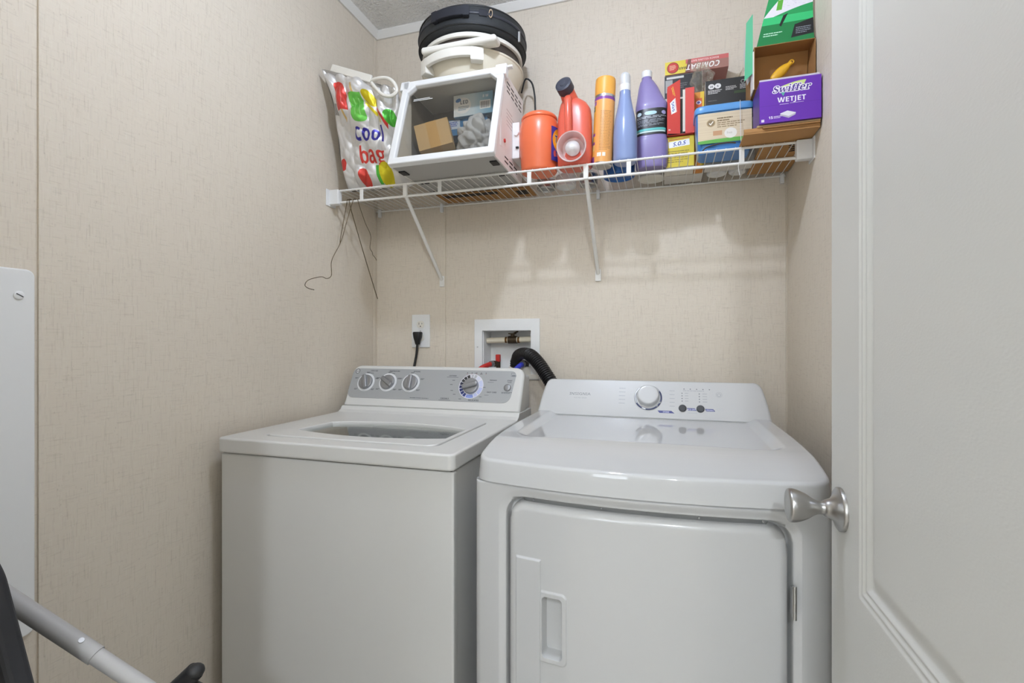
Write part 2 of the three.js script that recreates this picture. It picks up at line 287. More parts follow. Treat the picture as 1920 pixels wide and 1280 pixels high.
    x.fillStyle = '#e9e9ef'; x.beginPath(); x.arc(kx(BG[0]), ky(BG[1]), .0455 * k, 0, 7); x.fill();
    const seg = (a0, a1, c) => { x.fillStyle = c; x.beginPath(); x.arc(kx(BG[0]), ky(BG[1]), .0435 * k, a0, a1); x.arc(kx(BG[0]), ky(BG[1]), .031 * k, a1, a0, true); x.fill(); };
    const D = Math.PI / 180, sg = [[-120, -104, '#3a3a3c'], [-138, -123, '#38383a'], [-156, -141, '#38383b'], [-174, -159, '#303246'], [168, 183, '#2e3560'], [150, 165, '#2f3a70'], [132, 147, '#333f7c'], [114, 129, '#34417f'], [70, 110, '#8fa0dd'], [48, 66, '#c9cff0'], [6, 44, '#c3caee'], [-34, 2, '#d3d8f3'], [-62, -40, '#dcdfee'], [-80, -66, '#b9bcc0'], [-98, -84, '#c2c4c8']];
    for (const [b, c, col] of sg) seg(b * D, c * D, col);
    f('COTTONS', -.72, .126, 20); f('PREWASH', -.566, .112, 18); greek(x, kx(-.585), ky(.105), 100, 1, 9, '#6a6d70', .5); f('EASY CARE', -.565, .068, 22); greek(x, kx(-.59), ky(.058), 70, 1, 9, '#6a6d70', .5);
    f('DELICATES', -.627, .037, 24); f('CASUALS', -.735, .040, 24); x.fillStyle = dk; x.fillRect(kx(-.757), ky(.0345), 140, 3); x.fillRect(kx(-.742), ky(.1205), 140, 3);
    for (let q = 0; q < 5; q++) { x.fillRect(kx(-.668 + q * .0175), ky(.139), 12, 7); x.fillStyle = '#b0302c'; x.fillRect(kx(-.6675 + q * .0175), ky(.1345), 8, 5); x.fillStyle = dk; }
    for (const [X, V] of [[-.712, .108], [-.718, .092], [-.712, .070], [-.70, .056], [-.676, .040], [-.632, .137], [-.612, .134], [-.593, .085], [-.602, .05]]) greek(x, kx(X) - 20, ky(V) - 4, 44, 1, 9, '#55585a', .7);
    f('START', -.506, .112, 20); f('PAUSE', -.506, .1055, 15); greek(x, kx(-.53), ky(.070), 140, 2, 10, '#5c5f62', .5); x.strokeStyle = '#6b6e72'; x.lineWidth = 3; x.strokeRect(kx(-.503), ky(.1405), 52, 40); x.fillStyle = '#7d8186'; x.fillRect(kx(-.5005), ky(.133), 38, 14);
    greek(x, kx(-.87), ky(.039), 330, 1, 12, '#6d7073', .55);
    ell(x, kx(-1.114), ky(.136), 30, 30, '#3d4043'); ell(x, kx(-1.114), ky(.136), 24, 24, '#d9dadb'); txt(x, 'GE', kx(-1.114), ky(.136), 30, '#2c2e31', { italic: true, bold: true, font: 'serif' });
  });
  const pg = uvFit(ext(pan, .0015, 0, 1, 16), px[0], px[1], .031, .1475); pg.attributes.normal && 0;
  const cp = part('control_panel', on(pg, 0, 0, -.0002), printMat(ptex, .42, { metalness: .25 }), t, 'silver-grey control panel with black lettering');
  const knob = (X, V, R, h, barA, ringR) => {
    const K = new THREE.Matrix4().copy(B).multiply(new THREE.Matrix4().makeTranslation(X, V, .001)).multiply(new THREE.Matrix4().makeRotationX(Math.PI / 2));
    if (ringR) part('dial_ring', lathe([[R * .9, .0015], [ringR, .0015], [ringR, .0004]], 0, 0, 0, K), S('#e4e5e6', .4), t);
    const kb = part('knob', lathe(smoothProf([[R, 0], [R * 1.0, h * .35], [R * .93, h * .5], [R * .5, h * .55], [0, h * .56]], 24), 0, 0, 0, K), M.zinc, t);
    const bar = new RoundedBoxGeometry(R * .62, R * 2.02, h, 3, R * .2); bar.rotateZ(barA); part('grip', bar.applyMatrix4(new THREE.Matrix4().copy(B).multiply(new THREE.Matrix4().makeTranslation(X, V, h * .62))), M.zinc, kb);
  };
  knob(KN[0][0], KN[0][1], .028, .017, .35, .0355); knob(KN[1][0], KN[1][1], .028, .017, 1.0, .0355); knob(KN[2][0], KN[2][1], .028, .017, .05, .0355); knob(BG[0], BG[1], .0285, .02, -1.25, 0);
  part('start_button', lathe(smoothProf([[.0125, .001], [.0125, .004], [.009, .0065], [0, .0075]], 20), 0, 0, 0, new THREE.Matrix4().copy(B).multiply(new THREE.Matrix4().makeTranslation(ST[0], ST[1], 0)).multiply(new THREE.Matrix4().makeRotationX(Math.PI / 2))), M.zinc, t);
}

// ================================================================ dryer
{
  const xl = -.398, xr = .292, xc = (xl + xr) / 2, hw = (xr - xl) / 2, t = thing('clothes_dryer', 'white front-loading clothes dryer with bowed front and white dial', 'dryer', [xc, FL, 1.34]);
  const e = M.dryer, front = x => .957 + .043 * ((x - xc) / hw) ** 2;
  const cornerDrop = (x, r) => { const q = hw - Math.abs(x - xc); return q < r ? r - Math.sqrt(Math.max(0, r * r - (r - q) ** 2)) : 0; };
  const sd = (x, y, p, r) => { const cx = (p[0] + p[1]) / 2, cy = (p[2] + p[3]) / 2, qx = Math.abs(x - cx) - (p[1] - p[0]) / 2 + r, qy = Math.abs(y - cy) - (p[3] - p[2]) / 2 + r; return Math.min(Math.max(qx, qy), 0) + Math.hypot(Math.max(qx, 0), Math.max(qy, 0)) - r; };
  const pocket = [-.322, .220, -.98, -.322], DP = [-.3135, .2115, -.97, -.333], yT = -.3005;
  // cabinet front with the door recess
  part('front_panel', field(lines(xl, xr, .012, [xl + .008, xr - .008, pocket[0], pocket[1]], .014, .0012), lines(FL + .02, yT, .02, [pocket[3], pocket[3] - .02, yT], .018, .0012), (x, y) => {
    const s = sd(x, y, pocket, .044); let d = front(x) + .004 + cornerDrop(x, .018) + .002 * ss(yT - .004, yT, y);
    d += .007 * (1 - ss(0, .018, s)) + .024 * (1 - ss(-.006, 0, s)); return [x, H + y, -d]; }), e, t);
  part('cabinet', [box(xl + .0005, xr - .0005, FL + .02, yT, 1.018, 1.69), box(xl + .03, xr - .03, FL, FL + .02, 1.08, 1.64)], e, t);
  // door
  const strip = [-.296, -.2405, -1.1, -.443], pk = [-.2385, -.196, -.637, -.515], rim = [-.25, -.186, -.648, -.504];
  const dr = part('door', field(lines(DP[0], DP[1], .012, [DP[0] + .008, DP[1] - .008, strip[0], strip[1], pk[1], rim[1], pk[0]], .014, .0011), lines(DP[2], DP[3], .02, [DP[3] - .008, strip[3], pk[2], pk[3], rim[2], rim[3]], .013, .0011), (x, y) => {
    const s = -sd(x, y, DP, .038); let d = front(x) + .0035 + (s < .016 ? .016 - Math.sqrt(Math.max(0, .016 ** 2 - (.016 - Math.max(0, s)) ** 2)) : 0) + .03 * ss(0, .0025, -s);
    d -= .0045 * (1 - ss(-.0025, .0005, sd(x, y, strip, .002))); d -= .003 * (1 - ss(-.003, .001, sd(x, y, rim, .012))) * ss(strip[1] - .001, strip[1] + .001, x); d += .030 * (1 - ss(-.004, 0, sd(x, y, pk, .008)));
    return [x, H + y, -d]; }), e, t);
  part('door_back', box(DP[0] + .02, DP[1] - .02, DP[2] + .02, DP[3] - .02, 1.0005, 1.012), M.white, dr);
  part('hinge', [rod([.2165, -.428, .971], [.2165, -.487, .971], .0036), rod([.2165, -.440, .971], [.2165, -.441, .971], .0039), rod([.2165, -.473, .971], [.2165, -.474, .971], .0039), box(.2125, .2165, -.482, -.433, .970, .984)], M.steel, t, 'steel hinge pin beside the dryer door');
  for (const [x, y] of [[-.26, -.3265], [-.12, -.3265], [.06, -.3265], [.17, -.3265]]) part('screw', rod([x, y, front(x) + .0135], [x, y, front(x) + .016], .0018), M.zinc, t);
  // top: bowed lip, raised border, sunken middle
  const fY = q => { const P = [[-1, -.2535], [0, -.2535], [.02, -.2500], [.05, -.2420], [.09, -.2330], [.13, -.2275], [.2, -.2238], [.3, -.2215], [9, -.2215]]; for (let i = 1; i < P.length; i++) if (q <= P[i][0]) { const s = (q - P[i - 1][0]) / (P[i][0] - P[i - 1][0]); return P[i - 1][1] + (P[i][1] - P[i - 1][1]) * s; } return -.2215; };
  const basin = [xl + .044, xr - .044, 1.135, 1.75], RC = .04;
  const xs = lines(xl, xr, .012, [xl + .012, xr - .012, basin[0] + .014, basin[1] - .014], .018, .0012), vs = [...lin(0, .024, 30), ...lin(.026, .19, 54), ...lin(.2, .6, 28)];
  part('top', field(xs, vs, (x, q) => {
    const cr = cornerDrop(x, RC), d = front(x) + cr + q * (1.60 - front(x) - cr) / .6, qf = d - front(x), qs = hw - Math.abs(x - xc);
    const e = Math.max(0, qf < RC && qs < RC ? RC - Math.hypot(RC - qf, RC - qs) : Math.min(qf, qs)), a0 = .0045, r = .009;
    const yt = (fY(qf - .012) + fY(qf) + fY(qf + .012)) / 3; let y = e < a0 ? -.2985 + (yt - r + .2985) * e / a0 : e < a0 + r ? yt - r + Math.sqrt(r * r - (r - (e - a0)) ** 2) : yt;
    const bm = 1 - ss(-.030, 0, sd(x, d, basin, .05)); y += (-.2325 - y) * bm; return [x, H + y, -d]; }), M.dryerTop, t);
  part('top_edge', box(xl + .012, xr - .012, -.3000, -.2560, 1.05, 1.66), M.white, t);
  // console
  const a = Math.atan2(.055, .1), B = new THREE.Matrix4().makeBasis(new THREE.Vector3(1, 0, 0), new THREE.Vector3(0, Math.cos(a), -Math.sin(a)), new THREE.Vector3(0, Math.sin(a), Math.cos(a))).setPosition(W(0, -.2325, 1.542));
  const cs = new THREE.Shape(), T = .128; cs.moveTo(xl + .003, 0); cs.lineTo(xr - .001, 0); cs.bezierCurveTo(xr - .004, .03, xr - .010, .075, xr - .020, T - .018); cs.quadraticCurveTo(xr - .028, T, xr - .044, T); cs.lineTo(xl + .046, T); cs.quadraticCurveTo(xl + .028, T, xl + .022, T - .018); cs.bezierCurveTo(xl + .012, .075, xl + .006, .03, xl + .003, 0);
  const on = (g, x = 0, v = 0, w = 0) => g.translate(x, v, w).applyMatrix4(B);
  part('console', on(ext(cs, .085, .009, 5, 20), 0, 0, -.085), M.dryer, t);
  const x0 = -.34, x1 = .25, v0 = .012, v1 = .122, cw = 2048, kk = cw / (x1 - x0), ch = Math.round((v1 - v0) * kk), kx = x => (x - x0) * kk, ky = v => ch - (v - v0) * kk;
  const tex = canvasTex(cw, ch, x => {
    x.fillStyle = '#c9c9c8'; x.fillRect(0, 0, cw, ch); const g = '#8c8f94', f = (s, X, V, sz, o = {}) => txt(x, s, kx(X), ky(V), sz, o.c || g, o);
    f('INSIGNIA', -.261, .074, 44, { sx: 1.25, c: '#77797d' }); f('ELECTRIC DRYER', -.259, .0605, 19, { c: '#a5a7aa' });
    for (let q = 0; q < 5; q++) { greek(x, kx(-.138), ky(.098 - q * .0125), 96, 1, 14, '#a9abb0', .55); greek(x, kx(.013), ky(.094 - q * .0125), 74, 1, 14, '#a9abb0', .55); x.fillStyle = '#d0d2d5'; x.fillRect(kx(-.105), ky(.096 - q * .0125), 50, 2); x.fillRect(kx(-.008), ky(.092 - q * .0125), 55, 2); }
    x.strokeStyle = '#c5c7cb'; x.lineWidth = 5; x.beginPath(); x.arc(kx(-.05), ky(.068), .0385 * kk, 0, 7); x.stroke(); x.strokeStyle = '#2c3c7a'; x.lineWidth = 11; for (const [b, c] of [[.9, 1.75], [-.35, .25], [2.3, 2.9], [.45, .75]]) { x.beginPath(); x.arc(kx(-.05), ky(.068), .0385 * kk, b, c); x.stroke(); }
    const tag = (X, V, w, s) => { x.fillStyle = '#3a3f80'; x.beginPath(); x.moveTo(kx(X), ky(V)); x.lineTo(kx(X) + w * .82, ky(V)); x.lineTo(kx(X) + w, ky(V) + 26); x.lineTo(kx(X) + w * .12, ky(V) + 26); x.fill(); txt(x, s, kx(X) + w * .5, ky(V) + 13, 20, '#dfe1f2', { bold: true }); };
    tag(-.022, .0275, 170, 'STEAM'); tag(.062, .0385, 95, 'ECO DRY'); tag(.113, .038, 95, 'SIGNAL');
    for (let q = 0; q < 5; q++) { ell(x, kx(.055 + q * .018), ky(.100), 6, 6, '#6c6f75'); } greek(x, kx(.052), ky(.0955), 300, 1, 12, '#a4a6ab', .55);
    for (let q = 0; q < 4; q++) { ell(x, kx(.049), ky(.086 - q * .0085), 6, 6, '#6c6f75'); ell(x, kx(.098), ky(.085 - q * .0085), 6, 6, '#6c6f75'); greek(x, kx(.057), ky(.0875 - q * .0085), 50, 1, 13, '#a4a6ab', .55); greek(x, kx(.107), ky(.0865 - q * .0085), 64, 1, 13, '#a4a6ab', .55); }
    greek(x, kx(.063), ky(.024), 140, 1, 10, '#b4b6ba', .5);
    x.strokeStyle = '#8f9298'; x.lineWidth = 4; x.beginPath(); x.arc(kx(.153), ky(.084), 18, -.9, 4.05); x.stroke(); x.fillStyle = '#8f9298'; x.fillRect(kx(.153) - 2, ky(.084) - 22, 4, 20); x.beginPath(); x.arc(kx(.153), ky(.084), 30, 0, 7); x.lineWidth = 1.5; x.stroke();
    x.strokeStyle = '#c2c4c8'; x.lineWidth = 3; x.strokeRect(kx(.147), ky(.041), 18, 24); x.strokeRect(kx(.156), ky(.041), 18, 24);
  });
  const lp = new THREE.PlaneGeometry(x1 - x0, v1 - v0).translate((x0 + x1) / 2, (v0 + v1) / 2, .0004); uvFit(lp, x0, x1, v0, v1);
  part('printed_panel', on(lp), Ph('#ffffff', .3, { map: tex, clearcoat: .6, clearcoatRoughness: .08 }), t, 'white panel printed with grey dryer settings');
  const K = (X, V) => new THREE.Matrix4().copy(B).multiply(new THREE.Matrix4().makeTranslation(X, V, .0004)).multiply(new THREE.Matrix4().makeRotationX(Math.PI / 2));
  part('dial_ring', lathe([[.0355, .0005], [.0365, .003], [.040, .0035], [.0415, .001]], 0, 0, 0, K(-.05, .068)), S('#c9cbce', .25, { metalness: .5 }), t);
  for (const [a0, a1] of [[-.35, .55], [-1.75, -.85], [-2.6, -2.05], [-.75, -.5]]) part('dial_mark', on(new THREE.TorusGeometry(.0392, .0017, 6, 24, a1 - a0).rotateZ(a0), -.05, .068, .0036), S('#2c3868', .4), t);
  part('dial', lathe(smoothProf([[.0335, 0], [.0325, .013], [.0305, .0185], [.028, .0200], [.014, .0203], [0, .0203]], 40), 0, 0, 0, K(-.05, .072)), M.dryer, t);
  for (const X of [.050, .100]) part('button', lathe(smoothProf([[.0112, 0], [.0110, .003], [.0095, .0042], [0, .0045]], 20), 0, 0, 0, K(X, .037)), M.darkgrey, t, 'round dark button');
}

// ================================================================ things on the walls
{ // outlet and plug
  const x = -.9695, y = .0435, t = thing('wall_outlet', 'white duplex power outlet on the back wall above the washer', 'outlet', [x, y, DB]);
  part('cover_plate', ext(rrect(x - .0415, x + .0415, H - .025, H + .112, .004), .006, .0025, 3).translate(0, 0, -DB), M.white, t);
  for (const dy of [.027, -.027]) { const yy = y + dy;
    const f = part('receptacle', ext(rrect(x - .0165, x + .0165, H + yy - .0145, H + yy + .0145, .012), .0022, .0006, 1).translate(0, 0, -DB + .0055), M.warmWhite, t);
    part('slot', [box(x - .0075, x - .0058, yy - .001, yy + .008, DB - .0080, DB - .0074), box(x + .0058, x + .0075, yy + .000, yy + .007, DB - .0080, DB - .0074), rod([x, yy - .0075, DB - .0074], [x, yy - .0075, DB - .0080], .0024)], M.black, f); }
  part('screw', rod([x, y, DB - .006], [x, y, DB - .0072], .003), M.steel, t);
  const c = thing('power_plug', 'black power plug and cord in the lower outlet socket', 'plug', [x - .003, -.09, 1.81]);
  part('plug_body', loft([[-.030, .009, .008, 3], [-.016, .012, .011, 3], [.0, .0165, .015, 3], [.017, .019, .016, 3], [.022, .017, .013, 3]], x - .004, y - .026, DB - .0245), M.rubber, c);
  part('cord', tube([[x - .005, y - .054, DB - .025], [x - .008, -.05, DB - .026], [x - .014, -.09, DB - .03], [x - .018, -.14, DB - .04], [x - .02, -.25, DB - .05], [x + .02, -.34, DB - .06]], .0052, 40, 10), M.rubber, c);
}
{ // washer outlet box set into the wall
  const t = thing('washer_outlet_box', 'white recessed washer supply box with valves in the back wall', 'supply box', [-.5945, -.15, DB]);
  const f = rrect(-.729, -.460, -.148, .0885, .003); f.holes.push(rrect(-.695, -.4955, -.128, .0425, .003));
  part('frame', ext(f, .010, .002, 2).translate(0, H, -DB), M.white, t);
  const b = DB + .085; part('recess', [box(-.697, -.692, -.132, .045, DB, b), box(-.4985, -.4935, -.132, .045, DB, b), box(-.697, -.4935, .0415, .0455, DB, b), box(-.697, -.4935, -.133, -.129, DB, b), box(-.697, -.4935, -.133, .0455, b, b + .004)], M.white, t);
  part('drain_shelf', [box(-.590, -.497, -.129, -.098, DB + .004, DB + .05, .003), box(-.600, -.464, -.146, -.1275, DB - .013, DB - .006, .003)], M.warmWhite, t);
  part('pipe', rod([-.690, .004, DB + .035], [-.498, .009, DB + .035], .0118, .0118, 20), M.cream, t, 'cream plastic pipe across the box');
  for (const [a, b] of [[-.612, -.604], [-.560, -.552]]) part('coupling', rod([a, .0065, DB + .035], [b, .0065, DB + .035], .0130), M.brass, t);
  part('valve_body', [rod([-.600, .0065, DB + .035], [-.564, .0070, DB + .035], .0155, .0155, 18), rod([-.582, .014, DB + .035], [-.582, .030, DB + .033], .008), box(-.596, -.568, .029, .033, DB + .02, DB + .04), rod([-.575, .033, DB + .03], [-.556, .040, DB + .02], .003)], M.darkbrass, t);
  part('red_valve', [box(-.650, -.632, -.082, -.052, DB + .02, DB + .038, .003)], M.red, t, 'red hot-water valve handle');
  part('hot_valve_body', [rod([-.641, -.080, DB + .03], [-.641, -.128, DB + .03], .009), rod([-.645, -.090, DB + .03], [-.653, -.088, DB - .002], .0125)], M.darkbrass, t);
  part('cold_valve_body', [rod([-.525, -.085, DB + .03], [-.525, -.128, DB + .03], .011), rod([-.525, -.088, DB + .03], [-.526, -.086, DB - .004], .0135)], M.darkbrass, t);
  part('valve_label', new THREE.CylinderGeometry(.017, .017, .002, 24).rotateX(Math.PI / 2).translate(-.545, H - .072, -(DB + .0005)), printMat(canvasTex(64, 64, x => { x.fillStyle = '#e8e8e6'; x.fillRect(0, 0, 64, 64); txt(x, 'MOV', 32, 32, 24, '#222', { bold: true }); }), .5), t);
  part('screw', rod([-.715, -.022, DB - .010], [-.715, -.022, DB - .0115], .003), M.steel, t);
  const rh = thing('supply_hose', 'short red water hose leaving the supply box behind the washer', 'hose', [-.69, -.2, 1.79]);
  part('hose', tube([[-.653, -.088, DB - .003], [-.664, -.092, DB - .025], [-.682, -.104, DB - .055], [-.70, -.125, DB - .07], [-.71, -.17, DB - .075], [-.70, -.26, DB - .08]], .0098, 40, 14), M.red, rh);
  part('nut', rod([-.6525, -.088, DB - .0045], [-.6585, -.0895, DB - .016], .0135, .0125, 8), M.zinc, rh);
  const bh = thing('supply_hose', 'short blue water hose leaving the supply box behind the washer', 'hose', [-.54, -.2, 1.79]);
  part('hose', tube([[-.526, -.086, DB - .005], [-.531, -.091, DB - .025], [-.542, -.106, DB - .05], [-.552, -.13, DB - .065], [-.558, -.18, DB - .07], [-.55, -.26, DB - .075]], .0098, 40, 14), M.blueHose, bh);
  part('nut', rod([-.526, -.086, DB - .0065], [-.529, -.089, DB - .018], .0135, .0125, 8), M.zinc, bh);
  const h = thing('drain_hose', 'black corrugated drain hose arching out of the supply box', 'hose', [-.45, -.14, 1.79]);
  const path = new THREE.CatmullRomCurve3([[-.563, -.098, DB + .022], [-.560, -.078, DB + .016], [-.548, -.056, DB - .004], [-.516, -.0455, DB - .034], [-.482, -.0525, DB - .060], [-.445, -.082, DB - .082], [-.415, -.118, DB - .098], [-.388, -.155, DB - .112], [-.365, -.20, DB - .118], [-.355, -.28, DB - .115]].map(p => W(...p)));
  const n = 300, fr = path.computeFrenetFrames(n, false), us = lin(0, 2 * Math.PI, 18);
  part('hose', field(us, lin(0, n, n), (a, j) => { const s = j / n, c = path.getPointAt(s), smooth = ss(.04, .08, s) * (1 - ss(.28, .34, s)), r = .0225 + (.0026 * Math.sin(j * 1.05) + .0008) * (1 - .8 * smooth); const v = c.clone().addScaledVector(fr.normals[j], Math.cos(a) * r).addScaledVector(fr.binormals[j], Math.sin(a) * r); return [v.x, v.y, v.z]; }), M.rubber, h);
}
{ // breaker panel cover on the left wall
  const t = thing('access_panel', 'white flat panel cover with rounded corners on the left wall', 'panel', [XL, -.22, .45]);
  const g = ext(rrect(.235, .645, H - .567, H + .139, .014), .007, .003, 3); g.rotateY(Math.PI / 2); g.translate(XL, 0, 0); part('cover', g, M.white, t);
  for (const y of [.088, -.519]) { const s = part('screw', lathe(smoothProf([[.0085, 0], [.008, .0025], [.004, .004], [0, .0043]], 16), 0, 0, 0, new THREE.Matrix4().makeTranslation(XL + .0068, H + y, -.619).multiply(new THREE.Matrix4().makeRotationZ(-Math.PI / 2))), M.white, t);
    const sl = new THREE.BoxGeometry(.001, .0016, .012); sl.rotateX(-.5); sl.translate(XL + .0110, H + y, -.619); part('slot', sl, M.darkgrey, s); }
}

// ================================================================ wire shelf
const SY = .5575;
{
  const t = thing('wire_shelf', 'white wire shelf with front lip across the back wall', 'shelf', [(XL + XR) / 2, SY - .05, 1.7]);
  const r3 = (d, y, r, n) => part(n, rod([XL + .006, y, d], [XR - .006, y, d], r, r, 10), M.wire, t);
  r3(1.545, SY - .0045, .0036, 'top_rail'); r3(1.547, SY - .047, .0040, 'bottom_rail'); r3(1.663, SY - .0055, .003, 'support_rail'); r3(1.842, SY - .0050, .0032, 'rear_rail');
  const n = 61, pitch = (XR - XL - .04) / n;
  for (let i = 0; i <= n; i++) { const x = XL + .02 + i * pitch; part('wire', rod([x, SY - .0014, 1.5425], [x, SY - .0014, 1.8445], .00135, .00135, 6), M.wire, t); }
  for (const x of [-1.05, -.74, -.421, -.106, .21]) part('lip_post', box(x - .007, x + .007, SY - .046, SY - .005, 1.5435, 1.5475, .0015), M.wire, t);
  for (const [x, s] of [[XL, 1], [XR, -1]]) {
    const a = Math.min(x, x + s * .042), b = Math.max(x, x + s * .042), c = Math.min(x, x + s * .004), e = Math.max(x, x + s * .004);
    part('end_bracket', [box(a, b, SY - .055, SY - .0005, 1.533, 1.558, .004, 3), box(c, e, SY - .060, SY + .0005, 1.518, 1.572, .0015)], M.white, t);
  }
  for (const x of [-.872, -.237]) {
    const br = part('brace', [rod([x, SY - .046, 1.5495], [x, .252, DB - .008], .0068, .0068, 8)], M.wire, t, 'diagonal brace from lip to wall');
    part('brace_top', [box(x - .008, x + .008, SY - .050, SY - .002, 1.5405, 1.5500, .002)], M.wire, br);
    part('foot_plate', [box(x - .0105, x + .0105, .224, .268, DB - .0085, DB - .0046, .001), rod([x, .236, DB - .008], [x, .236, DB - .0105], .0045)], M.wire, br);
  }
  for (const x of [-1.162, -.872, -.237, .373]) part('wall_clip', [box(x - .006, x + .006, SY - .030, SY + .004, DB - .014, DB - .001, .002), rod([x, SY - .022, DB - .014], [x, SY - .022, DB - .017], .004)], M.white, t);
}
{ // bits of wire hanging from the shelf
  const w = (label, pts, r = .0013) => { const t = thing('hanger_wire', label, 'wire', [pts[0][0], pts[pts.length - 1][1], pts[0][2]]); part('wire', tube(pts, r, 90, 6), M.hanger, t); };
  w('bent hanger wire ending in an open hook against the left wall', [[-1.078, .5195, 1.553], [-1.081, .5165, 1.541], [-1.082, .508, 1.538], [-1.088, .451, 1.52], [-1.095, .359, 1.49], [-1.099, .335, 1.48], [-1.106, .278, 1.45], [-1.101, .224, 1.44], [-1.111, .216, 1.43], [-1.119, .221, 1.42], [-1.144, .214, 1.40], [-1.150, .203, 1.38], [-1.150, .189, 1.37], [-1.13, .177, 1.36], [-1.097, .169, 1.35]]);
  w('short straight hanger wire nearest the left end of the shelf', [[-1.106, .5195, 1.553], [-1.107, .5165, 1.541], [-1.107, .506, 1.538], [-1.104, .452, 1.52], [-1.101, .362, 1.492], [-1.100, .345, 1.489]]);
  w('long straight hanger wire slanting down to the wall corner', [[-1.099, .5195, 1.553], [-1.099, .5165, 1.541], [-1.097, .503, 1.540], [-1.069, .339, 1.58], [-1.057, .164, 1.66]], .0016);
  w('thin kinked hanger wire hanging behind the long straight one', [[-1.063, .5195, 1.553], [-1.063, .5165, 1.541], [-1.062, .505, 1.543], [-1.051, .435, 1.57], [-1.048, .394, 1.6], [-1.050, .346, 1.6], [-1.041, .332, 1.6], [-1.039, .322, 1.6], [-1.031, .314, 1.6], [-1.023, .301, 1.6]], .0011);
}
{ // folded board and its tube leg in the lower left corner
  const t = thing('folded_ironing_board', 'dark folded board with grey tube leg in the lower left corner', 'ironing board', [-.66, FL, .40]);
  const top = [-.655, -.20, .319], dir = new THREE.Vector3(.026, -.103, -.008).normalize();
  const V = dir.clone().negate(), Xx = new THREE.Vector3(1, 0, 0).addScaledVector(V, -V.x).normalize(), Z = new THREE.Vector3().crossVectors(Xx, V);
  const B = new THREE.Matrix4().makeBasis(Xx, V, Z).setPosition(W(...top));
  part('board', ext(rrect(-.30, -.004, -1.02, 0, [.02, .02, .05, .03]), .022, .006, 3).translate(0, 0, -.011).applyMatrix4(B), S('#212226', .55), t);
  part('seam', [rod([-.676, -.24, .306], [-.63, -.40, .318], .0018)], S('#0e0e10', .5), t);
  const p = (s) => [-.773 + (.155) * s, -.306 - .106 * s, .389 + .048 * s];
  const lg = part('leg_tube', rod(p(-.35), p(.72), .0108, .0108, 20), S('#a9a7a5', .55), t);
  part('inner_tube', rod(p(.72), p(2.2), .0094, .0094, 20), S('#b1afad', .55), lg);
  part('rivet', [rod([p(.62)[0] + .004, p(.62)[1] + .0115, p(.62)[2] - .004], [p(.62)[0] + .002, p(.62)[1] + .009, p(.62)[2] - .003], .003), rod([p(.6)[0] - .007, p(.6)[1] - .0105, p(.6)[2] - .002], [p(.6)[0] - .005, p(.6)[1] - .008, p(.6)[2]], .003)], M.steel, lg);
  const q = p(2.2);
  part('foot_bar', tube([[q[0] + .05, q[1] - .06, q[2] + .03], [q[0], q[1], q[2]], [-.505, -.455, .475], [-.560, -.420, .457]], .010, 40, 12), M.black, t);
  part('foot_cap', [rod([-.592, -.448, .448], [-.5455, -.4005, .4585], .0125, .0105, 20), new THREE.SphereGeometry(.0105, 16, 12).scale(1, .8, 1).translate(-.5455, H - .4005, -.4585)], M.black, t);
  part('lower_leg', rod([q[0], q[1], q[2]], [q[0] - .05, FL + .005, q[2] + .03], .0094, .0094, 16), S('#b1afad', .55), t);
}

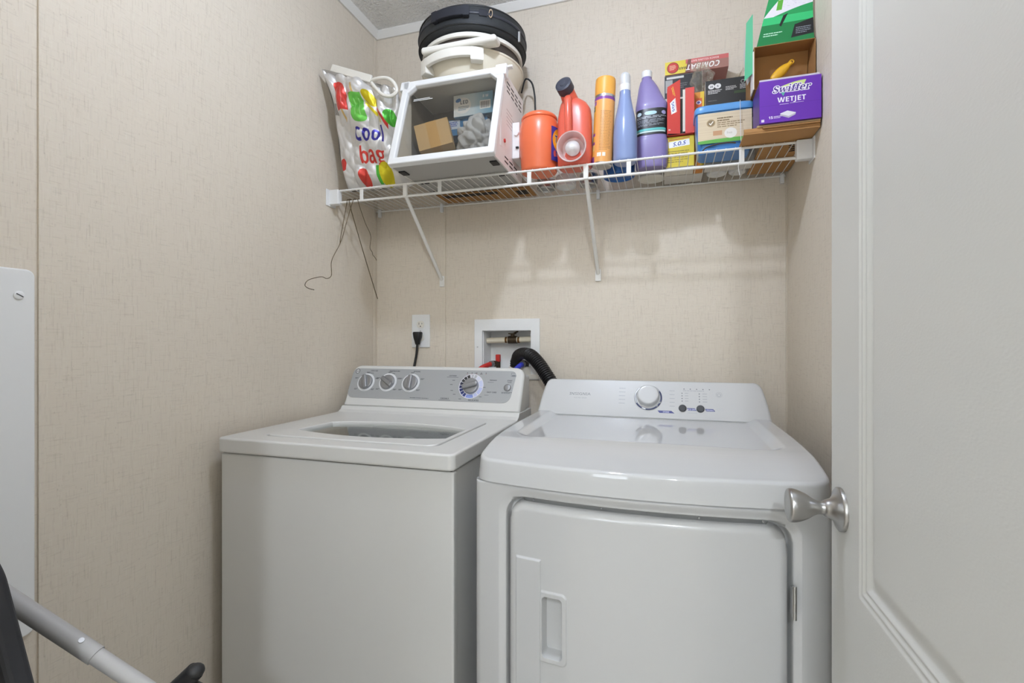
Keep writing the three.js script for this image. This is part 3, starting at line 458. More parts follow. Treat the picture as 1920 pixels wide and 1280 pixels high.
// ================================================================ things on the shelf, from the left
{ // silver cooler bag
  const t = thing('cooler_bag', 'silver insulated bag printed with popsicles and the words cool bag', 'bag', [-1.0, SY, 1.6]);
  const tex = canvasTex(1024, 1024, (x, w) => {
    x.fillStyle = '#dddbd8'; x.fillRect(0, 0, w, w);
    const pop = (cx, cy, rw, h, c, rot, stick = true) => { x.save(); x.translate(cx, cy); x.rotate(rot); if (stick) { x.fillStyle = '#d9b978'; x.fillRect(-14, h * .45, 28, h * .38); } x.fillStyle = c; x.beginPath(); x.moveTo(-rw, h * .5); x.lineTo(-rw, -h * .25); x.quadraticCurveTo(-rw, -h * .5, 0, -h * .5); x.quadraticCurveTo(rw, -h * .5, rw, -h * .25); x.lineTo(rw, h * .5); x.fill(); x.fillStyle = 'rgba(255,255,255,.3)'; x.fillRect(-rw * .45, -h * .28, 10, h * .6); x.fillRect(rw * .25, -h * .28, 10, h * .6); x.restore(); };
    pop(190, 215, 92, 270, '#d8483f', -.12); pop(455, 300, 96, 270, '#6fc653', 3.0); ell(x, 640, 190, 100, 66, '#c9b615', .6); x.fillStyle = '#e2d233'; x.beginPath(); x.moveTo(560, 220); x.lineTo(740, 330); x.lineTo(700, 350); x.lineTo(570, 260); x.fill(); x.fillStyle = '#d9c08a'; x.fillRect(730, 330, 26, 80); x.fillStyle = '#cf3f38'; x.beginPath(); x.moveTo(720, 250); x.lineTo(860, 400); x.lineTo(840, 460); x.lineTo(715, 290); x.fill(); ell(x, 900, 330, 80, 90, '#4fae3c');
    txt(x, 'cool', 560, 520, 210, '#3b3596', { bold: true }); txt(x, 'bag', 560, 720, 210, '#d6463d', { bold: true });
    ell(x, 400, 930, 90, 90, '#d94b40'); ell(x, 700, 900, 100, 120, '#d3c522'); x.fillStyle = '#4fae3c'; x.fillRect(590, 810, 40, 190); ell(x, 60, 800, 50, 60, '#cf3f38');
    x.fillStyle = '#55504a'; for (let i = 0; i < 9; i++) x.fillRect(30 + i * 7, 300, 3 + (i % 3), 90);
  });
  const C = [[-1.128, SY + .002, 1.585], [-.872, SY + .002, 1.595], [-.878, .868, 1.505], [-1.150, .962, 1.462]];
  const bil = (s, v) => [0, 1, 2].map(k => (C[0][k] * (1 - s) + C[1][k] * s) * (1 - v) + (C[3][k] * (1 - s) + C[2][k] * s) * v);
  const bag = back => (s, v) => { const p = bil(s, v), b = (4 * s * (1 - s)) ** .55 * (Math.min(1, 3.2 * (1 - v)) ** .6) * (Math.min(1, 9 * v) ** .5); const wr = (N(s * 2.6 + v * 1.5, v * 3, 1) * .020 + N(s * 6 - v * 3, v * 4 - s * 3, 4) * .010 + (Math.abs(N(s * 4.5 - v * 3.5, v * 2.5 + s * 2, 8)) ** .7) * .024 + Math.abs(N(s * 9 + v * 6, v * 8 - s * 3, 18)) * .006 - .008) * Math.min(1, 5 * s * (1 - s) * 4); const side = -.010 * Math.sin(v * 7) * (1 - s);
    const x = Math.max(XL + .006, p[0] + side + (back ? 0 : N(v * 4, s * 3, 2) * .008)); const d = back ? p[2] + .095 * b : p[2] - .030 * b - wr; return [x, H + p[1], -d]; };
  part('bag_front', field(lin(0, 1, 120), lin(0, 1, 150), bag(false), (s, v) => [s, v]), printMat(tex, .33, { metalness: .45 }), t);
  part('bag_back', field(lin(0, 1, 40), lin(0, 1, 50), bag(true)), S('#c4c2be', .34, { metalness: .5 }), t);
  const A = [-1.126, .970, 1.470], Bq = [-.965, .905, 1.496]; const g = new RoundedBoxGeometry(.174, .026, .010, 2, .003); g.rotateZ(Math.atan2(Bq[1] - A[1], Bq[0] - A[0])); g.translate((A[0] + Bq[0]) / 2, H + (A[1] + Bq[1]) / 2 - .003, -1.478); part('closing_strip', g, M.warmWhite, t, 'white plastic closing strip');
  part('handle', tube([[-.972, .898, 1.482], [-.94, .898, 1.474], [-.895, .890, 1.472], [-.872, .868, 1.475], [-.868, .845, 1.478], [-.885, .832, 1.476], [-.915, .838, 1.474], [-.942, .862, 1.474], [-.965, .890, 1.480]], .0062, 70, 8), M.warmWhite, t);
}
{ // white oven with glass door
  const x0 = -.846, x1 = -.490, t = thing('countertop_oven', 'white countertop oven with glass door holding boxes and grey cloth', 'oven', [(x0 + x1) / 2, SY, 1.56]);
  const FB = [1.402, .5595], FT = [1.507, .868], RT = [1.715, .868], RB = [1.700, .5595], th = .006;
  const side = (a, b) => extX([FB, FT, RT, RB], a, b, .0015);
  part('housing', [side(x0, x0 + th), extX([FT, [FT[0], FT[1] - th], [RT[0], RT[1] - th], RT], x0 + th, x1 - th), extX([[RB[0] - th, RB[1]], RB, RT, [RT[0] - th, RT[1]]], x0 + th, x1 - th)], M.warmWhite, t);
  part('base_plate', extX([FB, [FB[0] + .002, FB[1] + th], [RB[0], RB[1] + th], RB], x0 + th, x1 - th), S('#b4b2ad', .5), t);
  const rs = part('side_panel', side(x1 - th, x1), S('#ece4e0', .42), t);
  // vent slots in four slanting groups on the side
  for (let g = 0; g < 4; g++) for (let k = 0; k < 3; k++) for (let q = 0; q < 1; q++) part('vent_slot', box(x1 - .0002, x1 + .0006, .845 - k * .014 - .004, .845 - k * .014, 1.525 + g * .044, 1.555 + g * .044), M.black, rs);
  for (let g = 0; g < 3; g++) for (let k = 0; k < 2; k++) part('vent_slot', box(x1 - .0002, x1 + .0006, .590 - k * .014, .594 - k * .014, 1.50 + g * .05, 1.535 + g * .05), M.black, rs);
  part('red_button', rod([x1, .640, 1.495], [x1 + .004, .640, 1.495], .006), M.red, rs);
  part('side_label', [box(x1 - .0002, x1 + .0005, .612, .70, 1.455, 1.468)], M.white, rs);
  part('side_text', [0, 1, 2, 3, 4].map(k => box(x1 - .0002, x1 + .0004, .752 - k * .012, .7535 - k * .012, 1.52, 1.52 + .06 + (k % 2) * .02)), S('#b9aaa5', .6), rs);
  for (const [a, d] of [[x0 + .02, 1.56], [x1 - .05, 1.56], [x0 + .02, 1.67], [x1 - .05, 1.67]]) part('foot', box(a, a + .03, SY, .5597, d, d + .02), M.black, t);
  for (const a of [x1 - .03, x0 + .008]) part('front_foot', box(a, a + .022, .5555, .5597, 1.44, 1.475), M.black, t);
  // sloping front frame and door
  const a = Math.atan2(FT[0] - FB[0], FT[1] - FB[1]), L = Math.hypot(FT[0] - FB[0], FT[1] - FB[1]);
  const B = new THREE.Matrix4().makeBasis(new THREE.Vector3(1, 0, 0), new THREE.Vector3(0, Math.cos(a), -Math.sin(a)), new THREE.Vector3(0, Math.sin(a), Math.cos(a))).setPosition(W(0, FB[1], FB[0]));
  const fr = rrect(x0 - .002, x1 + .003, -.001, L + .006, .006), il = x0 + .020, ir = x1 - .019, ib = .024, it = L - .017, ch = .026;
  fr.holes.push(poly([[il, ib], [ir, ib], [ir, it - ch], [ir - ch, it], [il + ch, it], [il, it - ch]]));
  part('door_frame', ext(fr, .022, .004, 3).translate(0, 0, -.004).applyMatrix4(B), M.white, t);
  part('corner_catch', [ext(rrect(x1 - .028, x1 + .010, L - .030, L + .012, .004), .026, .003, 2).translate(0, 0, -.006).applyMatrix4(B), ext(rrect(x1 - .01, x1 + .026, L + .003, L + .011, .002), .012, .001, 1).translate(0, 0, 0).applyMatrix4(B), ext(rrect(x0 - .012, x0 + .022, L - .028, L + .008, .004), .024, .003, 2).translate(0, 0, -.006).applyMatrix4(B)], M.white, t);
  part('door_glass', ext(poly([[il - .003, ib - .003], [ir + .003, ib - .003], [ir + .003, it + .003], [il - .003, it + .003]]), .003).translate(0, 0, .002).applyMatrix4(B), M.ovenGlass, t);
  part('inner_rim', [ext(rrect(il + .012, ir - .01, ib + .004, ib + .020, .003), .006, .001, 1).translate(0, 0, -.012).applyMatrix4(B)], S('#8d8a84', .5), t);
  part('printed_text', [[.055, .060, .0022], [.045, .0545, .0022], [.04, .068, .0018]].map(([w, k, h], i) => ext(rrect(il + .022, il + .022 + w + .015, it - k + .006, it - k + .006 + h, 0), .0004).translate(0, 0, .0052).applyMatrix4(B)).slice(0, 2), M.white, t);
  part('lining', [box(x0 + th, x0 + th + .002, .566, .858, 1.53, 1.70), box(x1 - th - .002, x1 - th, .566, .858, 1.53, 1.70), box(x0 + th, x1 - th, .566, .861, 1.698, 1.7085)], S('#736a5d', .5), t, 'grey metal lining inside the oven');
  const cb = part('control_box', box(x1, -.4645, .612, .733, 1.580, 1.665, .003), M.white, t, 'white box with small knob at the oven side');
  part('knob', [rod([-.474, .694, 1.581], [-.474, .694, 1.573], .0085, .0075)], M.white, cb);
  part('lever', box(-.476, -.466, .644, .650, 1.573, 1.581, .002), M.black, cb);
}
{ // what lies in the oven
  let t = thing('grey_cloth', 'crumpled light grey cloth lying behind the oven glass', 'cloth', [-.66, .566, 1.57]);
  const blob = (cx, cy, cd, rx, ry, rz, k, sd) => { const g = mergeVertices(new THREE.IcosahedronGeometry(1, 24).deleteAttribute('uv').deleteAttribute('normal')); const p = g.attributes.position; for (let i = 0; i < p.count; i++) { const x = p.getX(i), y = p.getY(i), z = p.getZ(i), m = 1 + k * (Math.abs(N(x * 1.7 + sd, y * 1.7 + x, z * 1.7)) * 1.3 - .3 + (.3 - Math.abs(N(x * 3 + sd + y, y * 2.2, z * 3))) * .5); p.setXYZ(i, x * rx * m, y * ry * m, z * rz * m); } g.computeVertexNormals(); const c = W(cx, cy, cd); g.translate(c.x, c.y, c.z); return g; };
  globalThis.__blob = blob;
  part('fold', blob(-.665, .606, 1.60, .150, .034, .070, .42, 3), S('#b9bcbf', .75), t); part('fold', blob(-.606, .690, 1.555, .064, .062, .040, .45, 9), S('#bfc2c5', .72), t);
  t = thing('cardboard_carton', 'small brown carton with tape tilted behind the oven glass', 'box', [-.745, .635, 1.55]);
  const g = new THREE.BoxGeometry(.116, .092, .05), mm = m4(-.745, .690, 1.520, -.1, .2, .26); part('carton', g.applyMatrix4(mm), M.cardPale, t); part('tape', new THREE.BoxGeometry(.036, .0926, .0506).applyMatrix4(mm), S('#c79f5e', .35), t);
  t = thing('light_bulb_box', 'pale blue and white LED bulb box behind the oven glass', 'box', [-.633, .775, 1.61]);
  const led = canvasTex(512, 256, x => { const gr = x.createLinearGradient(0, 0, 512, 0); gr.addColorStop(0, '#eef3f5'); gr.addColorStop(.5, '#d4e6ef'); gr.addColorStop(1, '#6fa9cb'); x.fillStyle = gr; x.fillRect(0, 0, 512, 256); ell(x, 120, 130, 110, 95, '#f7f8f8'); ell(x, 62, 62, 36, 22, '#4b7fc0', -.3); txt(x, 'LED', 140, 90, 62, '#4a545c', { bold: true }); greek(x, 60, 140, 150, 3, 18, '#8aa3b4', .5); x.fillStyle = '#f5f5f2'; x.fillRect(345, 100, 140, 100); x.fillStyle = '#333'; for (let i = 0; i < 22; i++) x.fillRect(355 + i * 5.5, 112, 1 + (i * 7) % 4, 76); txt(x, '8 W', 420, 50, 44, '#f4f8fb', { bold: true }); });
  part('carton', box(-.705, -.560, .781, .856, 1.585, 1.645), S('#9cc4da', .5), t); part('printed_front', plate(.144, .074).applyMatrix4(m4(-.6325, .8185, 1.5846)), printMat(led, .45), t);
  t = thing('light_bulb_box', 'blue box lying left of the LED bulb box in the oven', 'box', [-.73, .725, 1.61]);
  part('carton', box(-.785, -.585, .725, .780, 1.600, 1.66), S('#3f7fb4', .45), t); part('printed_front', plate(.095, .03).applyMatrix4(m4(-.735, .762, 1.5995)), printMat(canvasTex(256, 80, x => { x.fillStyle = '#cfdcec'; x.fillRect(0, 0, 256, 80); greek(x, 12, 12, 230, 4, 16, '#5a6fc0', .6); }), .45), t);
  t = thing('dark_case', 'dark blue case standing at the back left in the oven', 'case', [-.80, .566, 1.65]); part('case', loft([[0, .020, .03, 4], [.05, .022, .033, 4], [.15, .020, .03, 4], [.165, .012, .02, 4]], -.797, .640, 1.655), S('#2c3244', .5), t); 
}
{ // stack of round things on the oven
  const x = -.66, d = 1.652; let t = thing('electric_skillet', 'round white electric skillet with lid on top of the oven', 'skillet', [x, .868, d]);
  const bw = part('bowl', lathe(smoothProf([[0, .8695], [.12, .8695], [.145, .876], [.163, .905], [.176, .938], [.180, .951]], 40), x, 0, d, null, 72), M.ivory, t);
  part('rim', lathe([[.176, .944], [.181, .946], [.182, .951], [.179, .954], [.170, .954]], x, 0, d, null, 72), M.ivory, bw);
  part('pan_edge', lathe([[.160, .950], [.168, .955], [.168, .990], [.150, .992]], x, 0, d, null, 72), S('#3f3630', .5), t, 'dark pan edge showing below the lid');
  const ld = part('lid', lathe([[0, .985], [.150, .985], [.168, .989], [.175, .992], [.1772, .9965], [.1765, 1.002], [.172, 1.006], [.165, 1.0085], [0, 1.0095]], x, 0, d, null, 72), M.warmWhite, t);
  part('lid_lip', lathe([[.170, .9885], [.1765, .9885], [.178, .9915], [.1765, .9945]], x, 0, d, null, 72), M.warmWhite, ld);
  const arc = (r0, r1, y0, y1, a0, a1, n = 24) => { const s = new THREE.Shape(); for (let i = 0; i <= n; i++) { const a = a0 + (a1 - a0) * i / n; s[i ? 'lineTo' : 'moveTo'](r1 * Math.sin(a), -r1 * Math.cos(a)); } for (let i = n; i >= 0; i--) { const a = a0 + (a1 - a0) * i / n; s.lineTo(r0 * Math.sin(a), -r0 * Math.cos(a)); } const g = extY(s, y0, y1, .003, 2); g.translate(x, 0, -d); return g; };
  part('lid_grip', new RoundedBoxGeometry(.262, .022, .055, 3, .009).applyMatrix4(m4(-.640, .962, 1.492, .12)), M.warmWhite, ld, 'white lid grip bar along the front');
  part('handle', [arc(.184, .198, .915, .944, -.56, .34), arc(.160, .198, .895, .946, -.70, -.54), arc(.165, .192, .905, .948, .34, .56)], M.warmWhite, t, 'white bridge handle at the front');
  part('cord', tube([[-.505, .915, 1.745], [-.492, .975, 1.765], [-.474, .962, 1.77], [-.462, .914, 1.772], [-.460, .853, 1.775], [-.458, .74, 1.79], [-.455, .60, 1.80]], .0032, 50, 8), M.rubber, t);
  t = thing('round_zip_case', 'black round zippered case on top of the white skillet', 'case', [x, 1.01, d]);
  const cy = lathe(smoothProf([[0, 1.0105], [.150, 1.0105], [.180, 1.0125], [.1885, 1.020], [.1905, 1.045], [.1895, 1.075], [.183, 1.088], [.15, 1.092], [0, 1.094]], 50), x, 0, d, null, 72); const p = cy.attributes.position; for (let i = 0; i < p.count; i++) { const a = Math.atan2(p.getX(i) - x, p.getZ(i) + d); p.setY(i, p.getY(i) + H); const dent = -.012 * Math.exp(-(((a + .9) / .35) ** 2)) * ss(1.06, 1.09, p.getY(i) - 2 * H); p.setY(i, p.getY(i) + dent - H); }
  const body = part('body', cy, S('#25282a', .6, { bumpMap: rep(fineNoise, 30, 6), bumpScale: .0005 }), t);
  part('piping', new THREE.TorusGeometry(.1895, .0026, 8, 90).rotateX(Math.PI / 2).translate(x, H + 1.0215, -d), S('#1a1c1d', .45), body); part('piping', new THREE.TorusGeometry(.1875, .0026, 8, 90).rotateX(Math.PI / 2).translate(x, H + 1.080, -d), S('#1a1c1d', .45), body);
  part('zip', new THREE.TorusGeometry(.1905, .0035, 6, 90).rotateX(Math.PI / 2).scale(1, 1.6, 1).translate(x, 1.0 * 0 + 1.056 + H, -d), S('#30323a', .5), body);
  part('handle', [arc(.189, .206, 1.040, 1.070, -.30, .30), arc(.187, .206, 1.038, 1.072, -.34, -.24), arc(.187, .206, 1.038, 1.072, .22, .32)], S('#1b1d26', .7), t, 'black webbing carry handle'); part('tab', arc(.189, .195, 1.046, 1.068, .48, .62), S('#1b1d26', .7), t);
  const tg = new THREE.TorusGeometry(.0095, .0017, 8, 24).scale(.6, 1.3, 1); tg.translate(x + .195 * Math.sin(.68), H + 1.058, -(d - .195 * Math.cos(.68)) ); part('ring', tg, S('#bba58a', .4), t, 'beige pull ring'); part('zip_pull', box(x + .186, x + .192, 1.012, 1.046, d - .055, d - .050), M.steel, t);
}
// ---- bottles
{
  let t = thing('detergent_tub', 'orange round laundry pod tub with blue and yellow label', 'tub', [-.400, SY, 1.597]);
  part('tub', lathe(smoothProf([[0, 0], [.052, 0], [.058, .004], [.0605, .02], [.0625, .045], [.0655, .075], [.067, .11], [.0655, .145], [.061, .165], [.057, .1725]], 50), -.400, SY, 1.597), M.orange, t);
  part('lid', lathe(smoothProf([[.0565, .171], [.0600, .1735], [.0600, .180], [.055, .187], [.040, .195], [.02, .198], [0, .1985]], 24), -.400, SY, 1.597), M.orange, t);
  const tide = canvasTex(512, 512, x => { x.fillStyle = '#3a3c9c'; x.fillRect(0, 0, 512, 512); ell(x, 250, 190, 220, 180, '#f3a92b'); ell(x, 250, 190, 160, 130, '#f8d23c'); txt(x, 'Tide', 250, 180, 150, '#23307e', { bold: true, stroke: '#fff', lw: 10 }); txt(x, 'PLUS', 230, 330, 60, '#fff', { bold: true }); txt(x, '2 in 1', 240, 410, 70, '#f3b9a8', { bold: true }); ell(x, 420, 430, 40, 40, '#c96a9a'); ell(x, 100, 400, 40, 50, '#d35b54'); });
  part('label', new THREE.CylinderGeometry(.0675, .0662, .11, 24, 1, true, .86, 1.25).translate(-.400, H + SY + .082, -1.597), printMat(tide, .35), t);
  // orange jug
  t = thing('detergent_jug', 'red-orange detergent jug with dark screw cap and clear cup', 'jug', [-.278, SY, 1.585]);
  const bodyg = loft([[0, .046, .034, 4], [.006, .053, .040, 4], [.04, .0555, .043, 3.5], [.10, .0555, .043, 3.2], [.155, .0545, .042, 3], [.185, .051, .040, 2.8], [.205, .043, .036, 2.5, -.004], [.218, .032, .030, 2.2, -.010], [.224, .024, .024, 2, -.014]], -.278, SY, 1.585, 48);
  const jb = part('body', bodyg, M.redOrange, t);
  part('grip', [tube([[-.294, .776, 1.560], [-.293, .762, 1.537], [-.291, .735, 1.529], [-.290, .69, 1.528], [-.290, .655, 1.535], [-.290, .640, 1.552]], .0118, 40, 14)], M.redOrange, jb);
  part('neck', rod([-.287, .762, 1.590], [-.3005, .800, 1.546], .028, .0225, 24), M.redOrange, t);
  part('cap', [rod([-.2995, .7985, 1.549], [-.3055, .8075, 1.525], .0262, .0262, 32), rod([-.3055, .8075, 1.525], [-.3060, .8082, 1.5231], .0252, .0200, 32), rod([-.3060, .8082, 1.5231], [-.3065, .8089, 1.5212], .011, .009, 20)], S('#3d404c', .45), t);
  const CM = new THREE.Matrix4().makeTranslation(-.276, H + .606, -1.549).multiply(new THREE.Matrix4().makeRotationX(Math.PI / 2 + .12));
  part('measuring_cup', lathe([[.0, .004], [.032, .005], [.0355, .01], [.0415, .045], [.0455, .0465], [.0468, .044], [.043, .042], [.0375, .010], [.033, .0075], [0, .007]], 0, 0, 0, CM, 40), Ph('#f7e2df', .25, { transmission: .42, thickness: 0 }), t, 'translucent pink measuring cup'); part('tap', [lathe([[0, .007], [.022, .008], [.023, .024], [.012, .028], [.010, .038], [0, .039]], 0, 0, 0, CM, 24)], S('#f1eeec', .35), t);
  // aerosol
  t = thing('spray_can', 'orange-yellow insect spray can with yellow cap', 'can', [-.193, SY, 1.592]);
  const AM = m4(-.193, SY, 1.592, 0, 0, -.045), al = g => g.applyMatrix4(AM);
  const canTex = canvasTex(1024, 1024, (x, w) => { x.fillStyle = '#f2ae62'; x.fillRect(0, 0, w, w); x.fillStyle = '#8a4aa0'; x.fillRect(0, 0, w, 46); for (const X of [0, 880]) { const q = X ? 144 : 215; x.fillStyle = '#e8b24a'; x.fillRect(X, 46, q, 978); x.fillStyle = '#8a4aa0'; x.fillRect(X, 60, q, 60); x.fillRect(X, 560, q, 46); x.fillRect(X, 700, q, 40); x.fillRect(X, 930, q, 94); x.fillStyle = '#e6d27c'; x.fillRect(X, 750, q, 90); } x.fillStyle = '#3d5a2a'; x.fillRect(40, 130, 150, 80); x.fillRect(20, 612, 150, 84); txt(x, 'SPRAY', 120, 90, 44, '#f4e9f4', { bold: true }); txt(x, 'OFF', 115, 172, 50, '#f3ead2', { bold: true }); greek(x, 300, 230, 190, 26, 24, '#b57f45', .4); x.fillStyle = '#f6f1e4'; x.fillRect(270, 880, 70, 60); x.fillRect(360, 880, 50, 60); });
  part('body', al(lathe([[0, .002], [.024, .0], [.030, .0], [.0318, .004], [.0318, .222], [.029, .228]], 0, 0, 0, new THREE.Matrix4())), M.steel, t); part('label', al(new THREE.CylinderGeometry(.0321, .0321, .205, 48, 1, true).rotateY(-2.1).translate(0, .110, 0)), printMat(canTex, .35), t);
  part('cap', al(lathe(smoothProf([[.0312, .2135], [.0316, .216], [.0316, .27], [.0303, .276], [.022, .2785], [0, .279]], 30), 0, 0, 0, new THREE.Matrix4())), S('#f3b04c', .4), t);
  // blue bottle
  t = thing('spray_bottle', 'slim pale blue bottle with white domed cap', 'bottle', [-.120, SY, 1.585]);
  part('body', lathe(smoothProf([[0, .001], [.030, 0], [.0355, .006], [.0368, .04], [.0365, .09], [.032, .135], [.0235, .175], [.0175, .21], [.0165, .226], [.0155, .230]], 60), -.120, SY, 1.585), M.blueBottle, t);
  part('collar', lathe([[.0168, .226], [.0172, .228], [.0172, .246], [.016, .247]], -.120, SY, 1.585), M.white, t); part('cap', lathe(smoothProf([[.0165, .246], [.0168, .262], [.0155, .276], [.009, .284], [0, .2855]], 24), -.120, SY, 1.585), Ph('#eef0f2', .3, { transmission: .3, thickness: 0 }), t);
  // purple bottle
  t = thing('cleaner_bottle', 'tall purple floor cleaner bottle with white cap and black label', 'bottle', [-.042, SY, 1.665]);
  part('body', loft([[0, .044, .032, 3.2], [.006, .049, .037, 3.2], [.03, .051, .039, 3], [.085, .0515, .039, 3], [.093, .048, .036, 3], [.10, .048, .036, 3], [.185, .048, .036, 3], [.192, .0505, .038, 3], [.205, .050, .037, 2.8], [.222, .043, .033, 2.6, -.004], [.262, .031, .027, 2.4, -.010], [.284, .022, .021, 2.1, -.014], [.291, .0165, .0165, 2, -.015], [.300, .0162, .0162, 2, -.015]], -.042, SY, 1.665, 56), M.purple, t);
  part('cap', lathe(smoothProf([[.0165, .298], [.0168, .312], [.0160, .3185], [.010, .320], [0, .320]], 20), -.057, SY, 1.665), M.white, t);
  const pl = canvasTex(512, 512, x => { x.fillStyle = '#1d1f24'; x.fillRect(0, 0, 512, 512); for (const [q, c] of [[130, '#cfe3ea'], [250, '#b9dce6'], [390, '#a9a6cf']]) ell(x, q, 90, 42, 38, c); greek(x, 80, 150, 380, 2, 26, '#c7cbd2', .4); greek(x, 90, 215, 320, 3, 26, '#9aa0a8', .4); greek(x, 90, 300, 330, 2, 24, '#9aa0a8', .4); x.fillStyle = '#5fc3c0'; x.fillRect(80, 390, 350, 44); x.fillStyle = '#cfe8e4'; x.fillRect(80, 440, 340, 30); });
  const lg = loft([[.101, .0486, .0366, 3], [.184, .0486, .0366, 3]], -.042, SY, 1.665, 56); part('label', field(lin(Math.PI * .98, Math.PI * .02, 40), [0, 1], (a, j) => { const c = Math.cos(a), s = Math.sin(a); return [-.042 + .0488 * Math.sign(c) * Math.abs(c) ** (2 / 3), H + SY + .101 + .083 * j, -1.665 + .0368 * Math.abs(s) ** (2 / 3)]; }, (a, j) => [(Math.PI * .98 - a) / (Math.PI * .96), j]), printMat(pl, .35), t);
  // back row, seen mostly through the wires
  const can = (label, x, d, r, h, mat, cat = 'can') => { const q = thing(cat === 'can' ? 'metal_can' : cat === 'jug' ? 'white_jug' : cat === 'jar' ? 'white_jar' : 'plastic_bottle', label, cat, [x, SY, d]); part('body', lathe(smoothProf([[0, .006], [r * .82, .005], [r * .9, 0], [r, .003], [r, .02], [r, h * .8], [r * .8, h * .92], [r * .4, h]], 40), x, SY, d), mat, q); part('cap', lathe([[r * .42, h * .97], [r * .42, h * 1.08], [0, h * 1.085]], x, SY, d), M.white, q); };
  can('silver can behind the orange tub, its base showing through the wires', -.418, 1.775, .033, .045, M.steel);
  can('white jug base behind the orange jug, seen through the wires', -.343, 1.770, .036, .05, M.white, 'jug');
  can('silver can behind the spray can, its base showing through the wires', -.262, 1.775, .032, .05, M.steel);
  can('deep blue bottle standing behind the pale blue one', -.150, 1.715, .052, .13, M.deepBlue, 'bottle');
  can('white jar base behind the purple bottle, seen through the wires', -.045, 1.770, .046, .15, M.warmWhite, 'jar');
}
